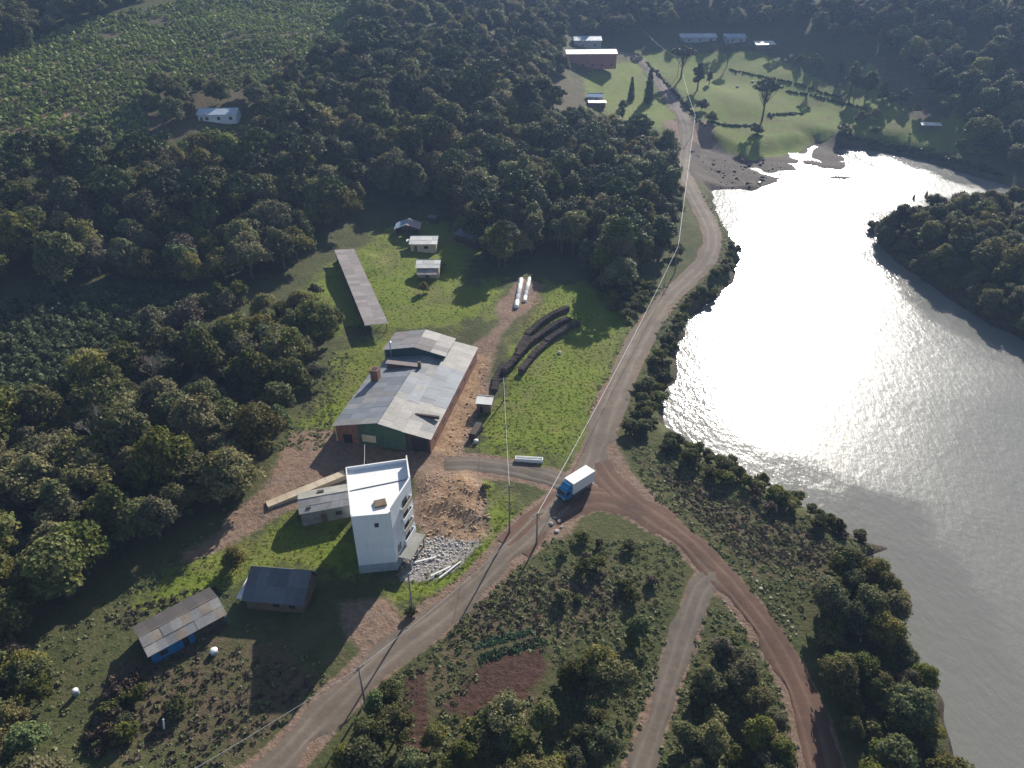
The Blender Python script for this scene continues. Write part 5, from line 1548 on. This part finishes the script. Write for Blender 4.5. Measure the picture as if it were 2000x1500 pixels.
MB().tube([(.15, .5, 1.6), (.16, .53, 1.7)], [.2, .12], 8).build('cap', M['plastic_white'], o, True)

# ------------------------------------------------------------------ stones beside the roads
def rock_mesh(seed):
    r = np.random.default_rng(seed)
    v = ICO1 * (1 + (r.random((len(ICO1), 1)) - .5) * .5) * np.array([1, .8, .6])
    me = bpy.data.meshes.new('boulder'); me.from_pydata(v.tolist(), [], [tuple(int(a) for a in f) for f in ICO1F]); me.materials.append(M['stone']); me.update()
    return me
ROCK = [rock_mesh(i) for i in range(4)]
def boulder(px, py, s, label, group):
    p = pg(px, py)
    o = link('boulder', random.choice(ROCK), None, (p[0], p[1], p[2] + s * .25), random.uniform(0, 6)); o.scale = (s, s, s)
    tag(o, label, 'boulder', group)
for i, (x, y) in enumerate([(1447,1107),(1456,1117),(1463,1128),(1472,1136),(1480,1150),(1488,1158),(1499,1168),(1507,1180),(1516,1190),(1525,1203),(1533,1214),(1541,1226),(1549,1240)]):
    boulder(x + 6, y, random.uniform(.15, .38), 'pale boulder in the line along the lake side of the red road', 'boulders lining the red road')
for (x, y) in [(1420,1172),(1432,1190),(1441,1203),(1450,1215)]:
    boulder(x - 4, y + 4, random.uniform(.15, .3), 'pale stone on the inner edge of the red road below the track', 'stones on the inner road edge')
for (x, y) in [(1083,1012),(1092,1018),(1076,1024),(1096,1030),(1088,1038)]:
    boulder(x, y, random.uniform(.3, .6), 'grey stone in the heap at the lower corner of the junction', 'stones at the junction corner')
boulder(1092, 690, .8, 'orange-brown boulder lying in the meadow', None)
boulder(1470, 160, 1.2, 'white boulder in the sunlit far pasture', None)
boulder(1440, 170, 1.4, 'white stone block in the middle of the far pasture', None)

# rubble and spoil: too many lumps to count
def lumps(name, label, cat, polypx, n, smin, smax, mat, seed):
    P = region(polypx); r = np.random.default_rng(seed); V = []; F = []; k = 0
    lo, hi = P.min(0), P.max(0)
    while k < n:
        x, y = r.uniform(lo, hi)
        if poly_sd(np.array([x]), np.array([y]), P)[0] < 0: continue
        s = smin + (smax - smin) * r.random() ** 5
        v = ICO1 * (1 + (r.random((len(ICO1), 1)) - .5) * .7) * np.array([1, r.uniform(.4, 1), r.uniform(.3, .7)]) * s
        a = r.uniform(0, 6.28); c, sn = math.cos(a), math.sin(a)
        V.append(np.stack([v[:, 0] * c - v[:, 1] * sn + x, v[:, 0] * sn + v[:, 1] * c + y, v[:, 2] + float(zat(x, y)) + s * .15], -1)); F.append(ICO1F + k * len(ICO1)); k += 1
    me = mesh_np(name, np.vstack(V), np.vstack(F), 3, [mat])
    return tag(link(name, me), label, cat, kind='stuff')
M['spoil'] = plain('spoil', (.36, .235, .145), .95, .4, .9, tint=(.40, .31, .22))
lumps('rubble', 'grey and white building rubble at the foot of the tower', 'rubble', REG_PX['rubble'], 1500, .04, .36, M['stone'], 3)
lumps('spoil', 'clods of orange earth in the excavated yard', 'earth', [(820,930),(900,920),(955,975),(955,1030),(880,1060),(815,1050)], 900, .04, .4, M['spoil'], 4)
lumps('spoil', 'loose stones along the earth lane beside the factory', 'stones', [(860,880),(915,780),(945,700),(960,700),(930,830),(890,895)], 160, .1, .4, M['spoil'], 5)
lumps('driftwood', 'mud lumps and debris where the stream enters the lake', 'debris', [(1345,290),(1450,315),(1560,325),(1480,368),(1400,368)], 150, .25, 1.3, M['dark_wood'], 6)

# planks of scrap lying on the rubble
for i, (a, b2, w) in enumerate([((800,1102),(850,1090),.3),((842,1128),(880,1108),.25),((858,1132),(900,1098),.22)]):
    p, q = pg(*a), pg(*b2); d = Vector((q[0] - p[0], q[1] - p[1], 0))
    o = MB().box(0, d.length, -w / 2, w / 2, 0, .12).build('plank', M['plastic_white'], None, False, (p[0], p[1], max(p[2], q[2]) + .15), math.atan2(d.y, d.x))
    tag(o, ['pale plank lying across the rubble beside the tower', 'pale plank at the roadside edge of the rubble', 'longest pale plank on the grass below the rubble'][i], 'plank')

# vegetable beds beside the ploughed patch
M['veg'] = leafmat('vegetables', [(0.045, 0.112, 0.053), (0.075, 0.180, 0.075), (0.120, 0.240, 0.105)], trans=.3)
def bed(label, a, b2, width, seed):
    p, q = pg(*a), pg(*b2); n = int(math.hypot(q[0] - p[0], q[1] - p[1]) / .25)
    r = np.random.default_rng(seed); t = r.random(n * 5); s = (r.random(n * 5) - .5) * width
    dx, dy = q[0] - p[0], q[1] - p[1]; L_ = math.hypot(dx, dy)
    P = np.stack([p[0] + dx * t - dy / L_ * s, p[1] + dy * t + dx / L_ * s], -1)
    clumps('vegetable_bed', label, 'vegetables', P, .3, .6, M['veg'], 6, .25, .5, seed)
bed('upper green vegetable bed beside the ploughed earth', (925,1262), (1040,1232), 1.3, 1)
bed('lower green vegetable bed beside the ploughed earth', (935,1288), (1062,1250), 1.6, 2)

# ------------------------------------------------------------------ air
hz = MB().box(-1150, 1150, -120, 1750, -20, 152).build('haze', None)
hm = bpy.data.materials.new('haze'); hm.use_nodes = True; nt = hm.node_tree; nt.nodes.clear()
ho = nt.nodes.new('ShaderNodeOutputMaterial'); pv = nt.nodes.new('ShaderNodeVolumePrincipled')
pv.inputs['Color'].default_value = (.42, .60, 1.0, 1); pv.inputs['Density'].default_value = HAZE; pv.inputs['Anisotropy'].default_value = .2
nt.links.new(pv.outputs[0], ho.inputs['Volume'])
hz.data.materials.append(hm)
tag(hz, 'thin blue haze over the far hills', 'haze', kind='stuff')
